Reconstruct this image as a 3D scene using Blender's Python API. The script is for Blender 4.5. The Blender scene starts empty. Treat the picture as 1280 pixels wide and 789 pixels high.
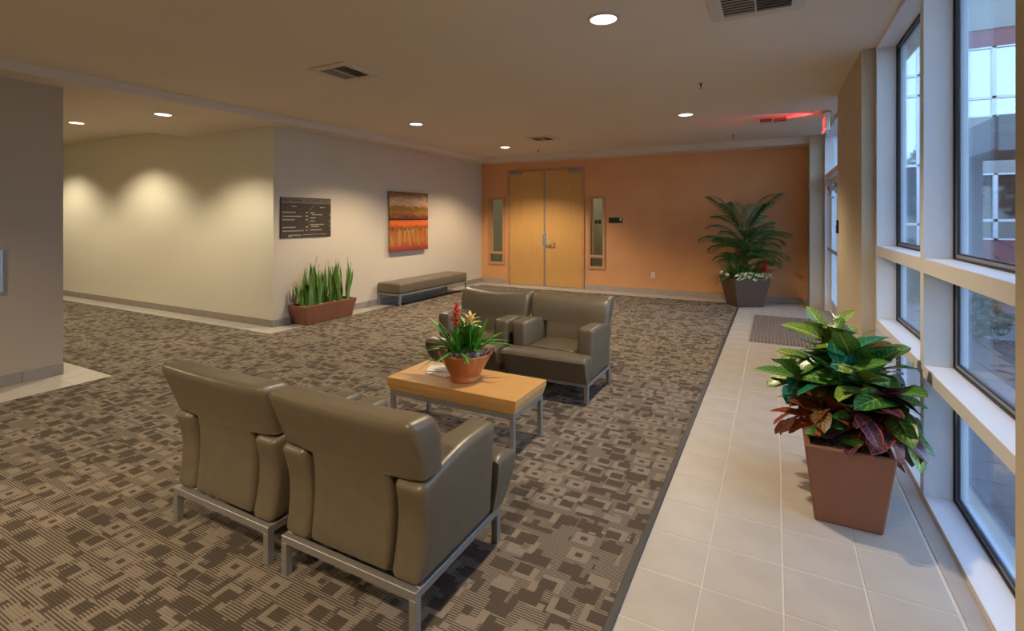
import bpy, bmesh, math, random
from mathutils import Vector, Matrix, noise
random.seed(7)
PI = math.pi
S = bpy.context.scene
COL = S.collection
# ------------------------------------------------------------------ camera, world, exposure
YAW = math.atan2(328, 625)
cam = bpy.data.objects.new('camera', bpy.data.cameras.new('camera'))
COL.objects.link(cam)
cam.data.sensor_width = 36; cam.data.lens = 625 / 1280 * 36
cam.data.shift_y = -122.5 / 1280
cam.data.clip_start = 0.05
cam.location = (0, 0, 1.5); cam.rotation_euler = (PI / 2, 0, YAW)
S.camera = cam
S.view_settings.view_transform = 'Standard'; S.view_settings.look = 'None'
S.view_settings.exposure = 0.0; S.view_settings.gamma = 1.0
S.view_settings.use_curve_mapping = False

W = bpy.data.worlds.new('world'); S.world = W; W.use_nodes = True
nt = W.node_tree; bg = nt.nodes['Background']
tc = nt.nodes.new('ShaderNodeTexCoord'); sx = nt.nodes.new('ShaderNodeSeparateXYZ')
rp = nt.nodes.new('ShaderNodeValToRGB')
nt.links.new(tc.outputs['Generated'], sx.inputs[0]); nt.links.new(sx.outputs['Z'], rp.inputs[0])
nt.links.new(rp.outputs[0], bg.inputs[0])
rp.color_ramp.elements[0].position = 0.0; rp.color_ramp.elements[0].color = (0.60, 0.78, 1.0, 1)
rp.color_ramp.elements[1].position = 1.0; rp.color_ramp.elements[1].color = (0.20, 0.34, 0.80, 1)
e = rp.color_ramp.elements.new(0.3); e.color = (0.48, 0.68, 1.0, 1)
bg.inputs[1].default_value = 5.8

LAMP_W = 200.0          # watts of one ceiling downlight
CORR_W = 135.0          # watts of one corridor downlight
WARM = (1.0, 0.81, 0.58)

# ------------------------------------------------------------------ helpers
def col(o):
    COL.objects.link(o); return o

def obj(name, bm, mat, parent=None, smooth=False, loc=None, kind=None):
    me = bpy.data.meshes.new(name)
    bm.normal_update(); bm.to_mesh(me); bm.free()
    if mat is not None: me.materials.append(mat)
    if smooth:
        for p in me.polygons: p.use_smooth = True
    o = col(bpy.data.objects.new(name, me))
    if parent is not None: o.parent = parent
    if loc: o.location = loc
    if kind: o['kind'] = kind
    return o

def share(name, me, parent=None, loc=(0, 0, 0), rot=None, mat4=None):
    o = col(bpy.data.objects.new(name, me))
    if parent is not None: o.parent = parent
    if mat4 is not None: o.matrix_local = mat4
    else:
        o.location = loc
        if rot: o.rotation_euler = rot
    return o

def thing(name, label, cat, loc=(0, 0, 0), rz=0, group=None):
    o = col(bpy.data.objects.new(name, None)); o.empty_display_size = .1
    o.location = loc; o.rotation_euler = (0, 0, rz)
    o['label'] = label; o['category'] = cat
    if group: o['group'] = group
    return o

def tag(o, label, cat, group=None):
    o['label'] = label; o['category'] = cat
    if group: o['group'] = group
    return o

def structure(name, bm, mat, parent=None, label=None):
    o = obj(name, bm, mat, parent)
    if parent is None: o['kind'] = 'structure'
    if label: o['label'] = label
    return o

def copy_tree(o, parent=None):
    c = o.copy(); COL.objects.link(c); c.parent = parent
    for ch in list(o.children): copy_tree(ch, c)
    return c

def box(bm, x0, x1, y0, y1, z0, z1, bev=0.0, seg=1):
    vs = [bm.verts.new((x, y, z)) for x in (x0, x1) for y in (y0, y1) for z in (z0, z1)]
    fs = [(0, 1, 3, 2), (4, 6, 7, 5), (0, 4, 5, 1), (2, 3, 7, 6), (0, 2, 6, 4), (1, 5, 7, 3)]
    nf = [bm.faces.new([vs[i] for i in f]) for f in fs]
    if bev > 0:
        es = list({e for f in nf for e in f.edges})
        bmesh.ops.bevel(bm, geom=es, offset=bev, segments=seg, affect='EDGES', profile=.5)
    return bm

def nb(): return bmesh.new()
def bx(*a, **k): return box(nb(), *a, **k)

def prism(bm, poly, a0, a1, axis='y'):
    """extrude polygon (list of 2d) along axis"""
    def P(p, a):
        if axis == 'y': return (p[0], a, p[1])
        if axis == 'x': return (a, p[0], p[1])
        return (p[0], p[1], a)
    A = [bm.verts.new(P(p, a0)) for p in poly]; B = [bm.verts.new(P(p, a1)) for p in poly]
    n = len(poly)
    bm.faces.new(A); bm.faces.new(B[::-1])
    for i in range(n): bm.faces.new((A[i], B[i], B[(i + 1) % n], A[(i + 1) % n]))
    bmesh.ops.recalc_face_normals(bm, faces=bm.faces[:])
    return bm

def lathe(bm, prof, n=32, c=(0, 0, 0)):
    rings = []
    for r, z in prof:
        rings.append([bm.verts.new((c[0] + r * math.cos(2 * PI * i / n), c[1] + r * math.sin(2 * PI * i / n), c[2] + z)) for i in range(n)])
    for a, b in zip(rings, rings[1:]):
        for i in range(n): bm.faces.new((a[i], a[(i + 1) % n], b[(i + 1) % n], b[i]))
    bm.faces.new(rings[0][::-1]); bm.faces.new(rings[-1])
    return bm

def tube(bm, pts, r, n=6, taper=1.0):
    pts = [Vector(p) for p in pts]; rings = []
    for i, p in enumerate(pts):
        d = (pts[min(i + 1, len(pts) - 1)] - pts[max(i - 1, 0)]).normalized()
        u = d.cross(Vector((0, 0, 1)));
        if u.length < 1e-3: u = Vector((1, 0, 0))
        u.normalize(); v = d.cross(u)
        rr = r * (1 + (taper - 1) * i / max(1, len(pts) - 1))
        rings.append([bm.verts.new(p + rr * (math.cos(2 * PI * k / n) * u + math.sin(2 * PI * k / n) * v)) for k in range(n)])
    for a, b in zip(rings, rings[1:]):
        for i in range(n): bm.faces.new((a[i], a[(i + 1) % n], b[(i + 1) % n], b[i]))
    bm.faces.new(rings[0][::-1]); bm.faces.new(rings[-1])
    return bm

def axis_lines(L, r, n, extra=()):
    a = [0, r * .1, r * .35, r * .68, r]
    m = [r + (L - 2 * r) * i / n for i in range(1, n)]
    b = [L - x for x in a[::-1]]
    return sorted(set(a + m + b + list(extra)))

def soft_box(x0, x1, y0, y1, z0, z1, r, fn=None, n=(4, 4, 4), ez=()):
    """rounded box on a nonuniform grid, then deformed by fn(Vector)"""
    bm = nb()
    ls = [axis_lines(b - a, r, k, e) for (a, b, k, e) in ((x0, x1, n[0], ()), (y0, y1, n[1], ()), (z0, z1, n[2], [z - z0 for z in ez]))]
    lo = (x0, y0, z0); hi = (x1, y1, z1); cache = {}
    def V(i, j, k):
        if (i, j, k) in cache: return cache[(i, j, k)]
        p = Vector((x0 + ls[0][i], y0 + ls[1][j], z0 + ls[2][k]))
        q = Vector([min(max(p[t], lo[t] + r), hi[t] - r) for t in range(3)])
        d = p - q
        if d.length > 1e-9: p = q + d.normalized() * r
        if fn: p = Vector(fn(p))
        v = cache[(i, j, k)] = bm.verts.new(p); return v
    I, J, K = len(ls[0]) - 1, len(ls[1]) - 1, len(ls[2]) - 1
    for i in range(I):
        for j in range(J):
            bm.faces.new((V(i, j, 0), V(i, j + 1, 0), V(i + 1, j + 1, 0), V(i + 1, j, 0)))
            bm.faces.new((V(i, j, K), V(i + 1, j, K), V(i + 1, j + 1, K), V(i, j + 1, K)))
    for i in range(I):
        for k in range(K):
            bm.faces.new((V(i, 0, k), V(i + 1, 0, k), V(i + 1, 0, k + 1), V(i, 0, k + 1)))
            bm.faces.new((V(i, J, k), V(i, J, k + 1), V(i + 1, J, k + 1), V(i + 1, J, k)))
    for j in range(J):
        for k in range(K):
            bm.faces.new((V(0, j, k), V(0, j, k + 1), V(0, j + 1, k + 1), V(0, j + 1, k)))
            bm.faces.new((V(I, j, k), V(I, j + 1, k), V(I, j + 1, k + 1), V(I, j, k + 1)))
    return bm

def lerp_table(t, x):
    if x <= t[0][0]: return t[0][1]
    for (a, b), (c, d) in zip(t, t[1:]):
        if x <= c:
            k = (x - a) / (c - a); k = k * k * (3 - 2 * k)
            return b + (d - b) * k
    return t[-1][1]

def curve_table(t, x):
    """smooth curve through the points (Catmull-Rom tangents)"""
    if x <= t[0][0]: return t[0][1]
    if x >= t[-1][0]: return t[-1][1]
    n = len(t)
    sl = [(t[min(i + 1, n - 1)][1] - t[max(i - 1, 0)][1]) / (t[min(i + 1, n - 1)][0] - t[max(i - 1, 0)][0]) for i in range(n)]
    for i in range(n - 1):
        if x <= t[i + 1][0]:
            h = t[i + 1][0] - t[i][0]; u = (x - t[i][0]) / h
            return ((2 * u ** 3 - 3 * u * u + 1) * t[i][1] + (u ** 3 - 2 * u * u + u) * h * sl[i]
                    + (-2 * u ** 3 + 3 * u * u) * t[i + 1][1] + (u ** 3 - u * u) * h * sl[i + 1])

# ------------------------------------------------------------------ materials
class N:
    """small wrapper to write node maths"""
    def __init__(s, m): s.t = m.node_tree; s.n = s.t.nodes; s.l = s.t.links
    def put(s, sock, v):
        if v is None: return
        if hasattr(v, 'is_output'): s.l.new(v, sock)
        else: sock.default_value = v
    def m(s, op, a, b=None, c=None):
        n = s.n.new('ShaderNodeMath'); n.operation = op
        s.put(n.inputs[0], a); s.put(n.inputs[1], b)
        if c is not None: s.put(n.inputs[2], c)
        return n.outputs[0]
    def mix(s, f, a, b):
        n = s.n.new('ShaderNodeMix'); n.data_type = 'RGBA'
        s.put(n.inputs['Factor'], f); s.put(n.inputs[6], a); s.put(n.inputs[7], b)
        return n.outputs[2]
    def xyz(s, kind='Object'):
        t = s.n.new('ShaderNodeTexCoord'); x = s.n.new('ShaderNodeSeparateXYZ')
        s.l.new(t.outputs[kind], x.inputs[0]); return x.outputs[0], x.outputs[1], x.outputs[2], t.outputs[kind]
    def wn(s, a, b, w=0.0):
        c = s.n.new('ShaderNodeCombineXYZ'); s.put(c.inputs[0], a); s.put(c.inputs[1], b); s.put(c.inputs[2], w)
        n = s.n.new('ShaderNodeTexWhiteNoise'); n.noise_dimensions = '3D'
        s.l.new(c.outputs[0], n.inputs['Vector']); return n.outputs['Value']
    def noise(s, vec, scale, detail=3, rough=.5):
        n = s.n.new('ShaderNodeTexNoise'); s.put(n.inputs['Vector'], vec)
        n.inputs['Scale'].default_value = scale; n.inputs['Detail'].default_value = detail; n.inputs['Roughness'].default_value = rough
        return n.outputs['Fac']
    def scale(s, vec, v):
        n = s.n.new('ShaderNodeMapping'); s.l.new(vec, n.inputs[0]); n.inputs['Scale'].default_value = v; return n.outputs[0]
    def ramp(s, f, stops):
        n = s.n.new('ShaderNodeValToRGB'); s.put(n.inputs[0], f)
        el = n.color_ramp.elements
        el[0].position, el[0].color = stops[0][0], (*stops[0][1], 1)
        el[1].position, el[1].color = stops[-1][0], (*stops[-1][1], 1)
        for p, c in stops[1:-1]:
            k = el.new(p); k.color = (*c, 1)
        return n.outputs[0]
    def bump(s, h, strength, dist=.01):
        n = s.n.new('ShaderNodeBump'); s.put(n.inputs['Height'], h)
        n.inputs['Strength'].default_value = strength; n.inputs['Distance'].default_value = dist
        return n.outputs[0]

def mat(name, c, rough=.5, metal=0.0, vary=.06, scale=6, bump=0.0, bscale=120, spec=.5, emit=None, estr=0, coat=0):
    m = bpy.data.materials.new(name); m.use_nodes = True
    b = m.node_tree.nodes['Principled BSDF']; k = N(m)
    b.inputs['Roughness'].default_value = rough; b.inputs['Metallic'].default_value = metal
    b.inputs['Specular IOR Level'].default_value = spec
    if coat: b.inputs['Coat Weight'].default_value = coat; b.inputs['Coat Roughness'].default_value = .1
    x, y, z, v = k.xyz()
    f = k.noise(v, scale, 4)
    c0 = tuple(max(0, q * (1 - vary)) for q in c); c1 = tuple(min(1, q * (1 + vary)) for q in c)
    k.l.new(k.ramp(f, [(.3, c0), (.7, c1)]), b.inputs['Base Color'])
    if bump: k.l.new(k.bump(k.noise(v, bscale, 2), bump, .003), b.inputs['Normal'])
    if emit:
        b.inputs['Emission Color'].default_value = (*emit, 1); b.inputs['Emission Strength'].default_value = estr
    return m

M = {}
M['ceiling'] = mat('ceiling_paint', (.68, .59, .47), .9, vary=.02, scale=1.5, bump=.05, bscale=200)
M['wall'] = mat('beige_wall_paint', (.60, .51, .39), .8, vary=.02, scale=1.2, bump=.08, bscale=160)
M['wall_cream'] = mat('cream_wall_paint', (.70, .66, .54), .8, vary=.02, scale=1.2, bump=.08, bscale=160)
M['wall_taupe'] = mat('taupe_wall_paint', (.44, .36, .27), .8, vary=.02, scale=1.2, bump=.08, bscale=160)
M['orange'] = mat('terracotta_wall_paint', (.70, .345, .145), .6, vary=.06, scale=1.8, bump=.06, bscale=140)
M['pier'] = mat('tan_wall_paint', (.50, .42, .30), .75, vary=.03, scale=2, bump=.06, bscale=140)
M['tile'] = mat('porcelain_tile', (.45, .41, .36), .38, vary=.07, scale=5, bump=.05, bscale=90)
M['grout'] = mat('light_grout', (.60, .56, .50), .9, vary=.06, scale=40)
M['base_tile'] = mat('taupe_base_tile', (.30, .255, .205), .45, vary=.06, scale=8)
M['base_tile_light'] = mat('light_base_tile', (.40, .34, .285), .45, vary=.06, scale=8)
M['rubber'] = mat('charcoal_rubber', (.055, .052, .05), .6, vary=.1)
M['leather'] = mat('olive_brown_leather', (.138, .111, .072), .36, vary=.08, scale=14, bump=.14, bscale=260, spec=.55)
M['steel'] = mat('silver_painted_steel', (.34, .33, .31), .38, .55, vary=.04)
M['alu'] = mat('clear_anodised_aluminium', (.72, .715, .71), .42, .0, vary=.02)
M['bead'] = mat('grey_glazing_bead', (.26, .27, .29), .4, .2)
M['gasket'] = mat('black_gasket', (.015, .016, .02), .5)
M['chrome'] = mat('satin_chrome', (.62, .60, .56), .25, .9, vary=.02)
M['white'] = mat('white_enamel', (.55, .50, .42), .5, vary=.02)
M['white_plate'] = mat('ivory_plastic', (.78, .74, .64), .4, vary=.01)
M['dark'] = mat('dark_void', (.03, .027, .023), .8)
M['louver'] = mat('grey_louver', (.33, .29, .24), .6, vary=.03)
M['frame_wood'] = mat('stained_door_frame', (.52, .27, .125), .45, vary=.06)
M['terracotta'] = mat('terracotta_planter', (.235, .088, .045), .5, vary=.08, scale=5, bump=.05, bscale=200)
M['clay'] = mat('glazed_clay_bowl', (.46, .14, .035), .3, vary=.14, scale=9, coat=.3)
M['bronze'] = mat('dark_bronze_planter', (.085, .050, .032), .5, vary=.12, scale=4)
M['soil'] = mat('potting_soil', (.03, .022, .015), .9, vary=.4, scale=60, bump=.5, bscale=60)
M['moss'] = mat('grey_spanish_moss', (.40, .36, .30), .9, vary=.45, scale=45, bump=.8, bscale=70)
M['chip'] = mat('bark_chips', (.45, .30, .18), .8, vary=.4, scale=60, bump=.8, bscale=60)
M['paper'] = mat('white_paper', (.78, .77, .74), .6, vary=.02)
M['stem'] = mat('plant_stem', (.10, .085, .03), .6, vary=.2)
M['red_flower'] = mat('red_bract', (.75, .035, .02), .4, vary=.2, scale=30)
M['cream_flower'] = mat('cream_bract', (.85, .56, .24), .45, vary=.2, scale=30)
M['orange_flower'] = mat('orange_bract', (.80, .22, .03), .45, vary=.2, scale=30)
M['white_leaf'] = mat('variegated_white_leaf', (.62, .66, .42), .5, vary=.4, scale=25)
M['strap_leaf'] = mat('strap_leaf_green', (.075, .27, .022), .32, vary=.45, scale=14)
M['palm_leaf'] = mat('palm_leaf_green', (.034, .095, .012), .5, vary=.4, scale=8)
M['grass_leaf'] = mat('bromeliad_leaf_green', (.08, .21, .03), .4, vary=.4, scale=10)
M['board'] = mat('bronze_sign_panel', (.052, .037, .024), .4, vary=.05)
M['board_hi'] = mat('sign_lettering_pale', (.36, .29, .21), .6)
M['board_mid'] = mat('sign_lettering_tan', (.15, .11, .08), .6)
M['green_sign'] = mat('dark_green_plaque', (.012, .03, .018), .35)
M['stucco'] = mat('grey_beige_stucco', (.33, .31, .27), .9, vary=.05, scale=3, bump=.3, bscale=80)
M['red_band'] = mat('dull_red_band', (.27, .11, .11), .8, vary=.05)
M['concrete'] = mat('grey_concrete', (.20, .20, .19), .85, vary=.08, scale=4)
M['dark_stucco'] = mat('slate_stucco', (.13, .13, .135), .85, vary=.06)
M['white_frame'] = mat('white_window_frame', (.75, .75, .74), .4, vary=.01)
M['paver'] = mat('mauve_paver', (.105, .068, .066), .8, vary=.15, scale=5)
M['sand'] = mat('paver_joint_sand', (.19, .165, .15), .95, vary=.1, scale=30)
M['walk'] = mat('concrete_walk', (.20, .18, .165), .9, vary=.07, scale=3)
M['shrub'] = mat('shrub_leaf', (.045, .075, .03), .6, vary=.4, scale=6)
M['bark'] = mat('tree_bark', (.09, .065, .045), .9, vary=.3, scale=10)
M['room_wall'] = mat('pale_green_room_wall', (.60, .60, .50), .8, vary=.03)
M['dark_refl_glass'] = mat('facade_glass_dark_reflection', (.02, .028, .026), .04, .0, vary=.1, spec=.9)  # dark reflection in the low panes put into the glass colour
M['mirror_glass'] = mat('reflective_facade_glass', (.55, .59, .61), .03, .95, vary=.01)

def lens_mat(name, c, s):
    m = bpy.data.materials.new(name); m.use_nodes = True
    b = m.node_tree.nodes['Principled BSDF']
    b.inputs['Base Color'].default_value = (.8, .8, .8, 1)
    b.inputs['Emission Color'].default_value = (*c, 1); b.inputs['Emission Strength'].default_value = s
    return m
M['lens'] = lens_mat('lamp_lens', (1, .94, .80), 4.0)
M['exit_red'] = lens_mat('lit_red_lettering', (1, .02, .03), 3.0)

def glass_mat(name, tint=(.93, .97, 1), refl=.06):
    m = bpy.data.materials.new(name); m.use_nodes = True
    k = N(m); k.n.clear()
    out = k.n.new('ShaderNodeOutputMaterial'); mx = k.n.new('ShaderNodeMixShader')
    tr = k.n.new('ShaderNodeBsdfTransparent'); gl = k.n.new('ShaderNodeBsdfGlossy'); fr = k.n.new('ShaderNodeFresnel')
    tr.inputs[0].default_value = (*tint, 1); gl.inputs['Roughness'].default_value = .01; fr.inputs[0].default_value = 1.45
    gl.inputs[0].default_value = (.9, .95, 1, 1)
    k.l.new(k.m('MULTIPLY', fr.outputs[0], .6), mx.inputs[0])
    k.l.new(tr.outputs[0], mx.inputs[1]); k.l.new(gl.outputs[0], mx.inputs[2]); k.l.new(mx.outputs[0], out.inputs[0])
    return m
M['glass'] = glass_mat('window_glass', (.86, .93, .96))
M['side_glass'] = glass_mat('greenish_glass', (.86, .90, .86))

def wood_mat(name, c0, c1, rough=.4, axis=2, sc=1.0):
    m = bpy.data.materials.new(name); m.use_nodes = True
    b = m.node_tree.nodes['Principled BSDF']; k = N(m)
    x, y, z, v = k.xyz()
    s = [9 * sc] * 3; s[axis] = .7 * sc
    f = k.noise(k.scale(v, tuple(s)), 3.0, 6, .6)
    s2 = [70 * sc] * 3; s2[axis] = 3 * sc
    g = k.noise(k.scale(v, tuple(s2)), 2.0, 3, .6)
    f = k.m('ADD', k.m('MULTIPLY', f, .7), k.m('MULTIPLY', g, .3))
    k.l.new(k.ramp(f, [(.3, c0), (.5, tuple((p + q) / 2 for p, q in zip(c0, c1))), (.68, c1)]), b.inputs['Base Color'])
    b.inputs['Roughness'].default_value = rough
    return m
M['door_wood'] = wood_mat('honey_maple_door', (.57, .305, .090), (.64, .365, .120), .4, 2)
M['table_wood'] = wood_mat('honey_maple_top', (.56, .29, .085), (.68, .39, .14), .35, 0)

def carpet_mat():
    m = bpy.data.materials.new('patterned_loop_carpet'); m.use_nodes = True
    b = m.node_tree.nodes['Principled BSDF']; k = N(m)
    x, y, z, v = k.xyz()
    fl = lambda a: k.m('FLOOR', a); fr = lambda a: k.m('FRACT', a)
    step = lambda a, t: k.m('GREATER_THAN', a, t)
    inv = lambda a: k.m('SUBTRACT', 1.0, a)
    mul = lambda a, b_: k.m('MULTIPLY', a, b_)
    def over(v0, val, mask):                      # v0*(1-mask)+val*mask
        return k.m('ADD', mul(v0, inv(mask)), mul(val, mask))
    # base: woven blocks long in x or long in y; value 0 dark .5 striped 1 light
    sx_ = k.m('DIVIDE', x, .085); sy_ = k.m('DIVIDE', y, .085)
    pick = step(k.wn(fl(sx_), fl(sy_), 3.0), .42)
    ax = k.wn(fl(k.m('DIVIDE', k.m('ADD', x, mul(fl(k.m('DIVIDE', y, .034)), .037)), .085)), fl(k.m('DIVIDE', y, .034)), 5.0)
    ay = k.wn(fl(k.m('DIVIDE', x, .034)), fl(k.m('DIVIDE', k.m('ADD', y, mul(fl(k.m('DIVIDE', x, .034)), .037)), .085)), 6.0)
    r = k.m('ADD', mul(ax, inv(pick)), mul(ay, pick))
    val = k.m('ADD', mul(step(r, .20), .5), mul(step(r, .90), .5))
    # figures (rings, hooks, light and dark blocks) in a grid whose rows slide
    cy = k.m('DIVIDE', y, .108); row = fl(cy)
    cx = k.m('ADD', k.m('DIVIDE', x, .128), mul(k.wn(row, 0.0, 9.0), 1.0))
    cid = k.wn(fl(cx), row, 11.0); cid2 = k.wn(fl(cx), row, 12.0); cid3 = k.wn(fl(cx), row, 13.0)
    fx = k.m('ADD', k.m('SUBTRACT', fr(cx), .5), mul(k.m('SUBTRACT', cid2, .5), .16))
    fy = k.m('ADD', k.m('SUBTRACT', fr(cy), .5), mul(k.m('SUBTRACT', cid3, .5), .16))
    d = k.m('MAXIMUM', k.m('ABSOLUTE', fx), k.m('ABSOLUTE', fy))
    ring = mul(step(d, .13), inv(step(d, .37))); core = inv(step(d, .13)); disk = inv(step(d, .37)); whole = inv(step(d, .43))
    isring = step(cid, .84)
    val = over(val, 0.5, mul(isring, whole)); val = over(val, 1.0, mul(isring, ring)); val = over(val, 0.0, mul(isring, core))
    isdark = mul(step(cid, .60), inv(step(cid, .84)))
    val = over(val, 0.0, mul(isdark, mul(disk, inv(step(k.m('ABSOLUTE', fy), .30)))))
    isL = mul(step(cid, .34), inv(step(cid, .60)))          # light hook round a dark block
    flip = k.m('SUBTRACT', mul(step(cid2, .5), 2.0), 1.0); gx = mul(fx, flip); gy = mul(fy, k.m('SUBTRACT', mul(step(cid3, .5), 2.0), 1.0))
    Lm = k.m('MAXIMUM', step(gx, .16), step(gy, .16))
    val = over(val, 0.0, mul(isL, disk)); val = over(val, 1.0, mul(isL, mul(Lm, disk)))
    isB = mul(step(cid, .18), inv(step(cid, .34)))
    val = over(val, 1.0, mul(isB, mul(inv(step(k.m('ABSOLUTE', fx), .34)), inv(step(k.m('ABSOLUTE', fy), .22)))))
    # ribs run along x
    rib = k.m('ADD', mul(k.m('SINE', k.m('MULTIPLY', y, 2 * PI / .0115)), .5), .5)
    ribs = step(rib, .45)
    mid = mul(step(val, .25), inv(step(val, .75)))
    val = over(val, ribs, mul(mid, .92))
    val = k.m('ADD', mul(val, .86), mul(rib, .10))
    n1 = k.noise(v, 260, 2); n2 = k.noise(v, 1.3, 3)
    val = k.m('ADD', val, mul(k.m('SUBTRACT', n1, .5), .45))
    c = k.ramp(val, [(.0, (.080, .063, .048)), (.5, (.150, .121, .092)), (1.0, (.262, .219, .170))])
    k.l.new(c, b.inputs['Base Color']); b.inputs['Roughness'].default_value = .95
    b.inputs['Specular IOR Level'].default_value = .1
    k.l.new(k.bump(k.m('ADD', mul(rib, .6), mul(n1, .6)), .5, .004), b.inputs['Normal'])
    return m
M['carpet'] = carpet_mat()

def leaf_mat(name, c, vein, edge=None, rough=.3, veins=9.0, width=.13, blotch=0.0, bc=None):
    """leaf blade coloured by its UV: u along the blade, v across (0..1)"""
    m = bpy.data.materials.new(name); m.use_nodes = True
    b = m.node_tree.nodes['Principled BSDF']; k = N(m)
    x, y, z, v = k.xyz('UV')
    a = k.m('ABSOLUTE', k.m('SUBTRACT', y, .5))
    n = k.noise(v, 9, 3)
    mid = k.m('LESS_THAN', a, .035)
    lat = k.m('LESS_THAN', k.m('ABSOLUTE', k.m('SUBTRACT', k.m('FRACT', k.m('SUBTRACT', k.m('MULTIPLY', x, veins), k.m('MULTIPLY', a, 4.0))), .5)), width)
    lat = k.m('MULTIPLY', lat, k.m('LESS_THAN', a, .40))
    f = k.m('MAXIMUM', mid, k.m('MULTIPLY', lat, k.m('MULTIPLY', n, 1.1)))
    base = k.ramp(n, [(.3, tuple(q * .65 for q in c)), (.7, tuple(min(1, q * 1.3) for q in c))])
    if blotch:
        base = k.mix(k.m('GREATER_THAN', k.noise(v, 4, 4), 1 - blotch), base, (*bc, 1))
    cc = k.mix(f, base, (*vein, 1))
    if edge: cc = k.mix(k.m('GREATER_THAN', a, .43), cc, (*edge, 1))
    k.l.new(cc, b.inputs['Base Color']); b.inputs['Roughness'].default_value = rough
    b.inputs['Subsurface Weight'].default_value = 0
    k.l.new(k.bump(k.m('MULTIPLY', lat, -1.0), .25, .004), b.inputs['Normal'])
    return m
M['cr_green'] = leaf_mat('croton_green', (.04, .155, .022), (.26, .42, .09))
M['cr_lime'] = leaf_mat('croton_lime', (.14, .26, .03), (.55, .58, .16), width=.09)
M['cr_teal'] = leaf_mat('croton_deep_green', (.012, .15, .075), (.10, .34, .14), rough=.22, width=.07)
M['cr_red'] = leaf_mat('croton_red', (.20, .035, .015), (.52, .09, .03), edge=(.30, .05, .02), blotch=.45, bc=(.05, .05, .015))
M['cr_purple'] = leaf_mat('croton_purple', (.050, .028, .030), (.46, .09, .11), edge=(.36, .07, .08), width=.07)
M['cr_yellow'] = leaf_mat('croton_bronze', (.09, .06, .015), (.42, .20, .04), width=.12)
M['sn_leaf'] = leaf_mat('snake_plant_leaf', (.075, .19, .025), (.13, .27, .04), edge=(.32, .42, .07), veins=26, width=.25)

# ------------------------------------------------------------------ room shell
XL, XW, YB = -6.05, .615, 10.0
YC, YP = 4.53, 2.25            # corridor wall, pillar end
H, HS = 2.84, 2.745
ST = structure
fl = ST('floor', bx(-14.2, .80, -3.2, 10.05, -.12, -.0022), M['grout'])
cb = nb()
box(cb, -5.54, -.555, -3.1, 9.52, -.006, .003); box(cb, -5.75, -5.54, 2.44, 9.52, -.006, .003); box(cb, -14, -5.75, 2.44, 4.25, -.006, .003)
obj('carpet', cb, M['carpet'], fl)
e = obj('carpet_edge_strip', bx(-.555, -.522, -3.1, 9.52, -.006, .007, .003), M['rubber'], fl)
e['label'] = 'dark rubber strip between carpet and tiles'
_tm = {}
def tiles(parent, x0, x1, y0, y1, size, ox=None, oy=None, name='tile', z=0.0, m=None, gap=.0065, skip=lambda x, y: False):
    ox = x0 if ox is None else ox; oy = y0 if oy is None else oy
    i0 = math.floor((x0 - ox) / size + 1e-6); i1 = math.ceil((x1 - ox) / size - 1e-6)
    j0 = math.floor((y0 - oy) / size + 1e-6); j1 = math.ceil((y1 - oy) / size - 1e-6)
    for i in range(i0, i1):
        for j in range(j0, j1):
            a = max(x0, ox + i * size) + gap / 2; b = min(x1, ox + (i + 1) * size) - gap / 2
            c = max(y0, oy + j * size) + gap / 2; d = min(y1, oy + (j + 1) * size) - gap / 2
            if b - a < .012 or d - c < .012 or skip((a + b) / 2, (c + d) / 2): continue
            key = (round(b - a, 3), round(d - c, 3), (m or M['tile']).name)
            if key not in _tm:
                bm = box(nb(), -(b - a) / 2, (b - a) / 2, -(d - c) / 2, (d - c) / 2, -.012, 0, .0018)
                me = bpy.data.meshes.new(name); bm.to_mesh(me); bm.free(); me.materials.append(m or M['tile']); _tm[key] = me
            share(name, _tm[key], parent, ((a + b) / 2, (c + d) / 2, z + random.uniform(-.0006, .0006)))
TS = .2935
tiles(fl, -.522, .625, 1.5, 9.52, TS, ox=.031 - 2 * TS, oy=2.156 - 10 * TS)
tiles(fl, XL, .51, 9.52, YB, TS, ox=.031 - 30 * TS, oy=9.52 - .12)
tiles(fl, XL, -5.75, 4.25, 9.52, TS * 1.0)
tiles(fl, -13.3, XL, 4.25, YC, .30, ox=XL - 30 * .3)
tiles(fl, XL, -5.54, -.2, 2.44, .30, ox=-5.54 - .60, oy=2.44 - 12 * .3)
tiles(fl, -8.5, XL, YP, 2.44, .30, ox=-5.54 - 30 * .3, oy=2.44 - .3)
obj('sill_strip', bx(.628, .70, 1.95, 4.82, -.006, .001), M['base_tile_light'], fl)
obj('sill_strip', bx(.628, .80, 6.53, 9.5, -.006, .001), M['base_tile_light'], fl)

# walls
ST('wall_left', bx(XL - .15, XL, YC, 10.15, 0, H + .1), M['wall'])
ST('wall_corridor', bx(-14.2, XL - .15, YC, YC + .15, 0, 3.0), M['wall_cream'])
# cream return on the corridor face of the left wall
ST('wall_corridor_return', bx(XL - .15, XL - .001, YC - .004, YC, 0, HS), M['wall_cream'])
ST('wall_near_left', bx(XL - .15, XL, -3.2, YP, 0, H + .1), M['wall_taupe'])
ST('wall_corridor_near', bx(-14.2, XL - .15, YP - .15, YP, 0, 3.0), M['wall'])
ST('wall_corridor_end', bx(-14.3, -14.2, YP, YC, 0, 3.0), M['wall'])
ST('wall_behind', bx(XL - .15, 1.0, -3.35, -3.2, 0, H + .1), M['wall'])
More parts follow.
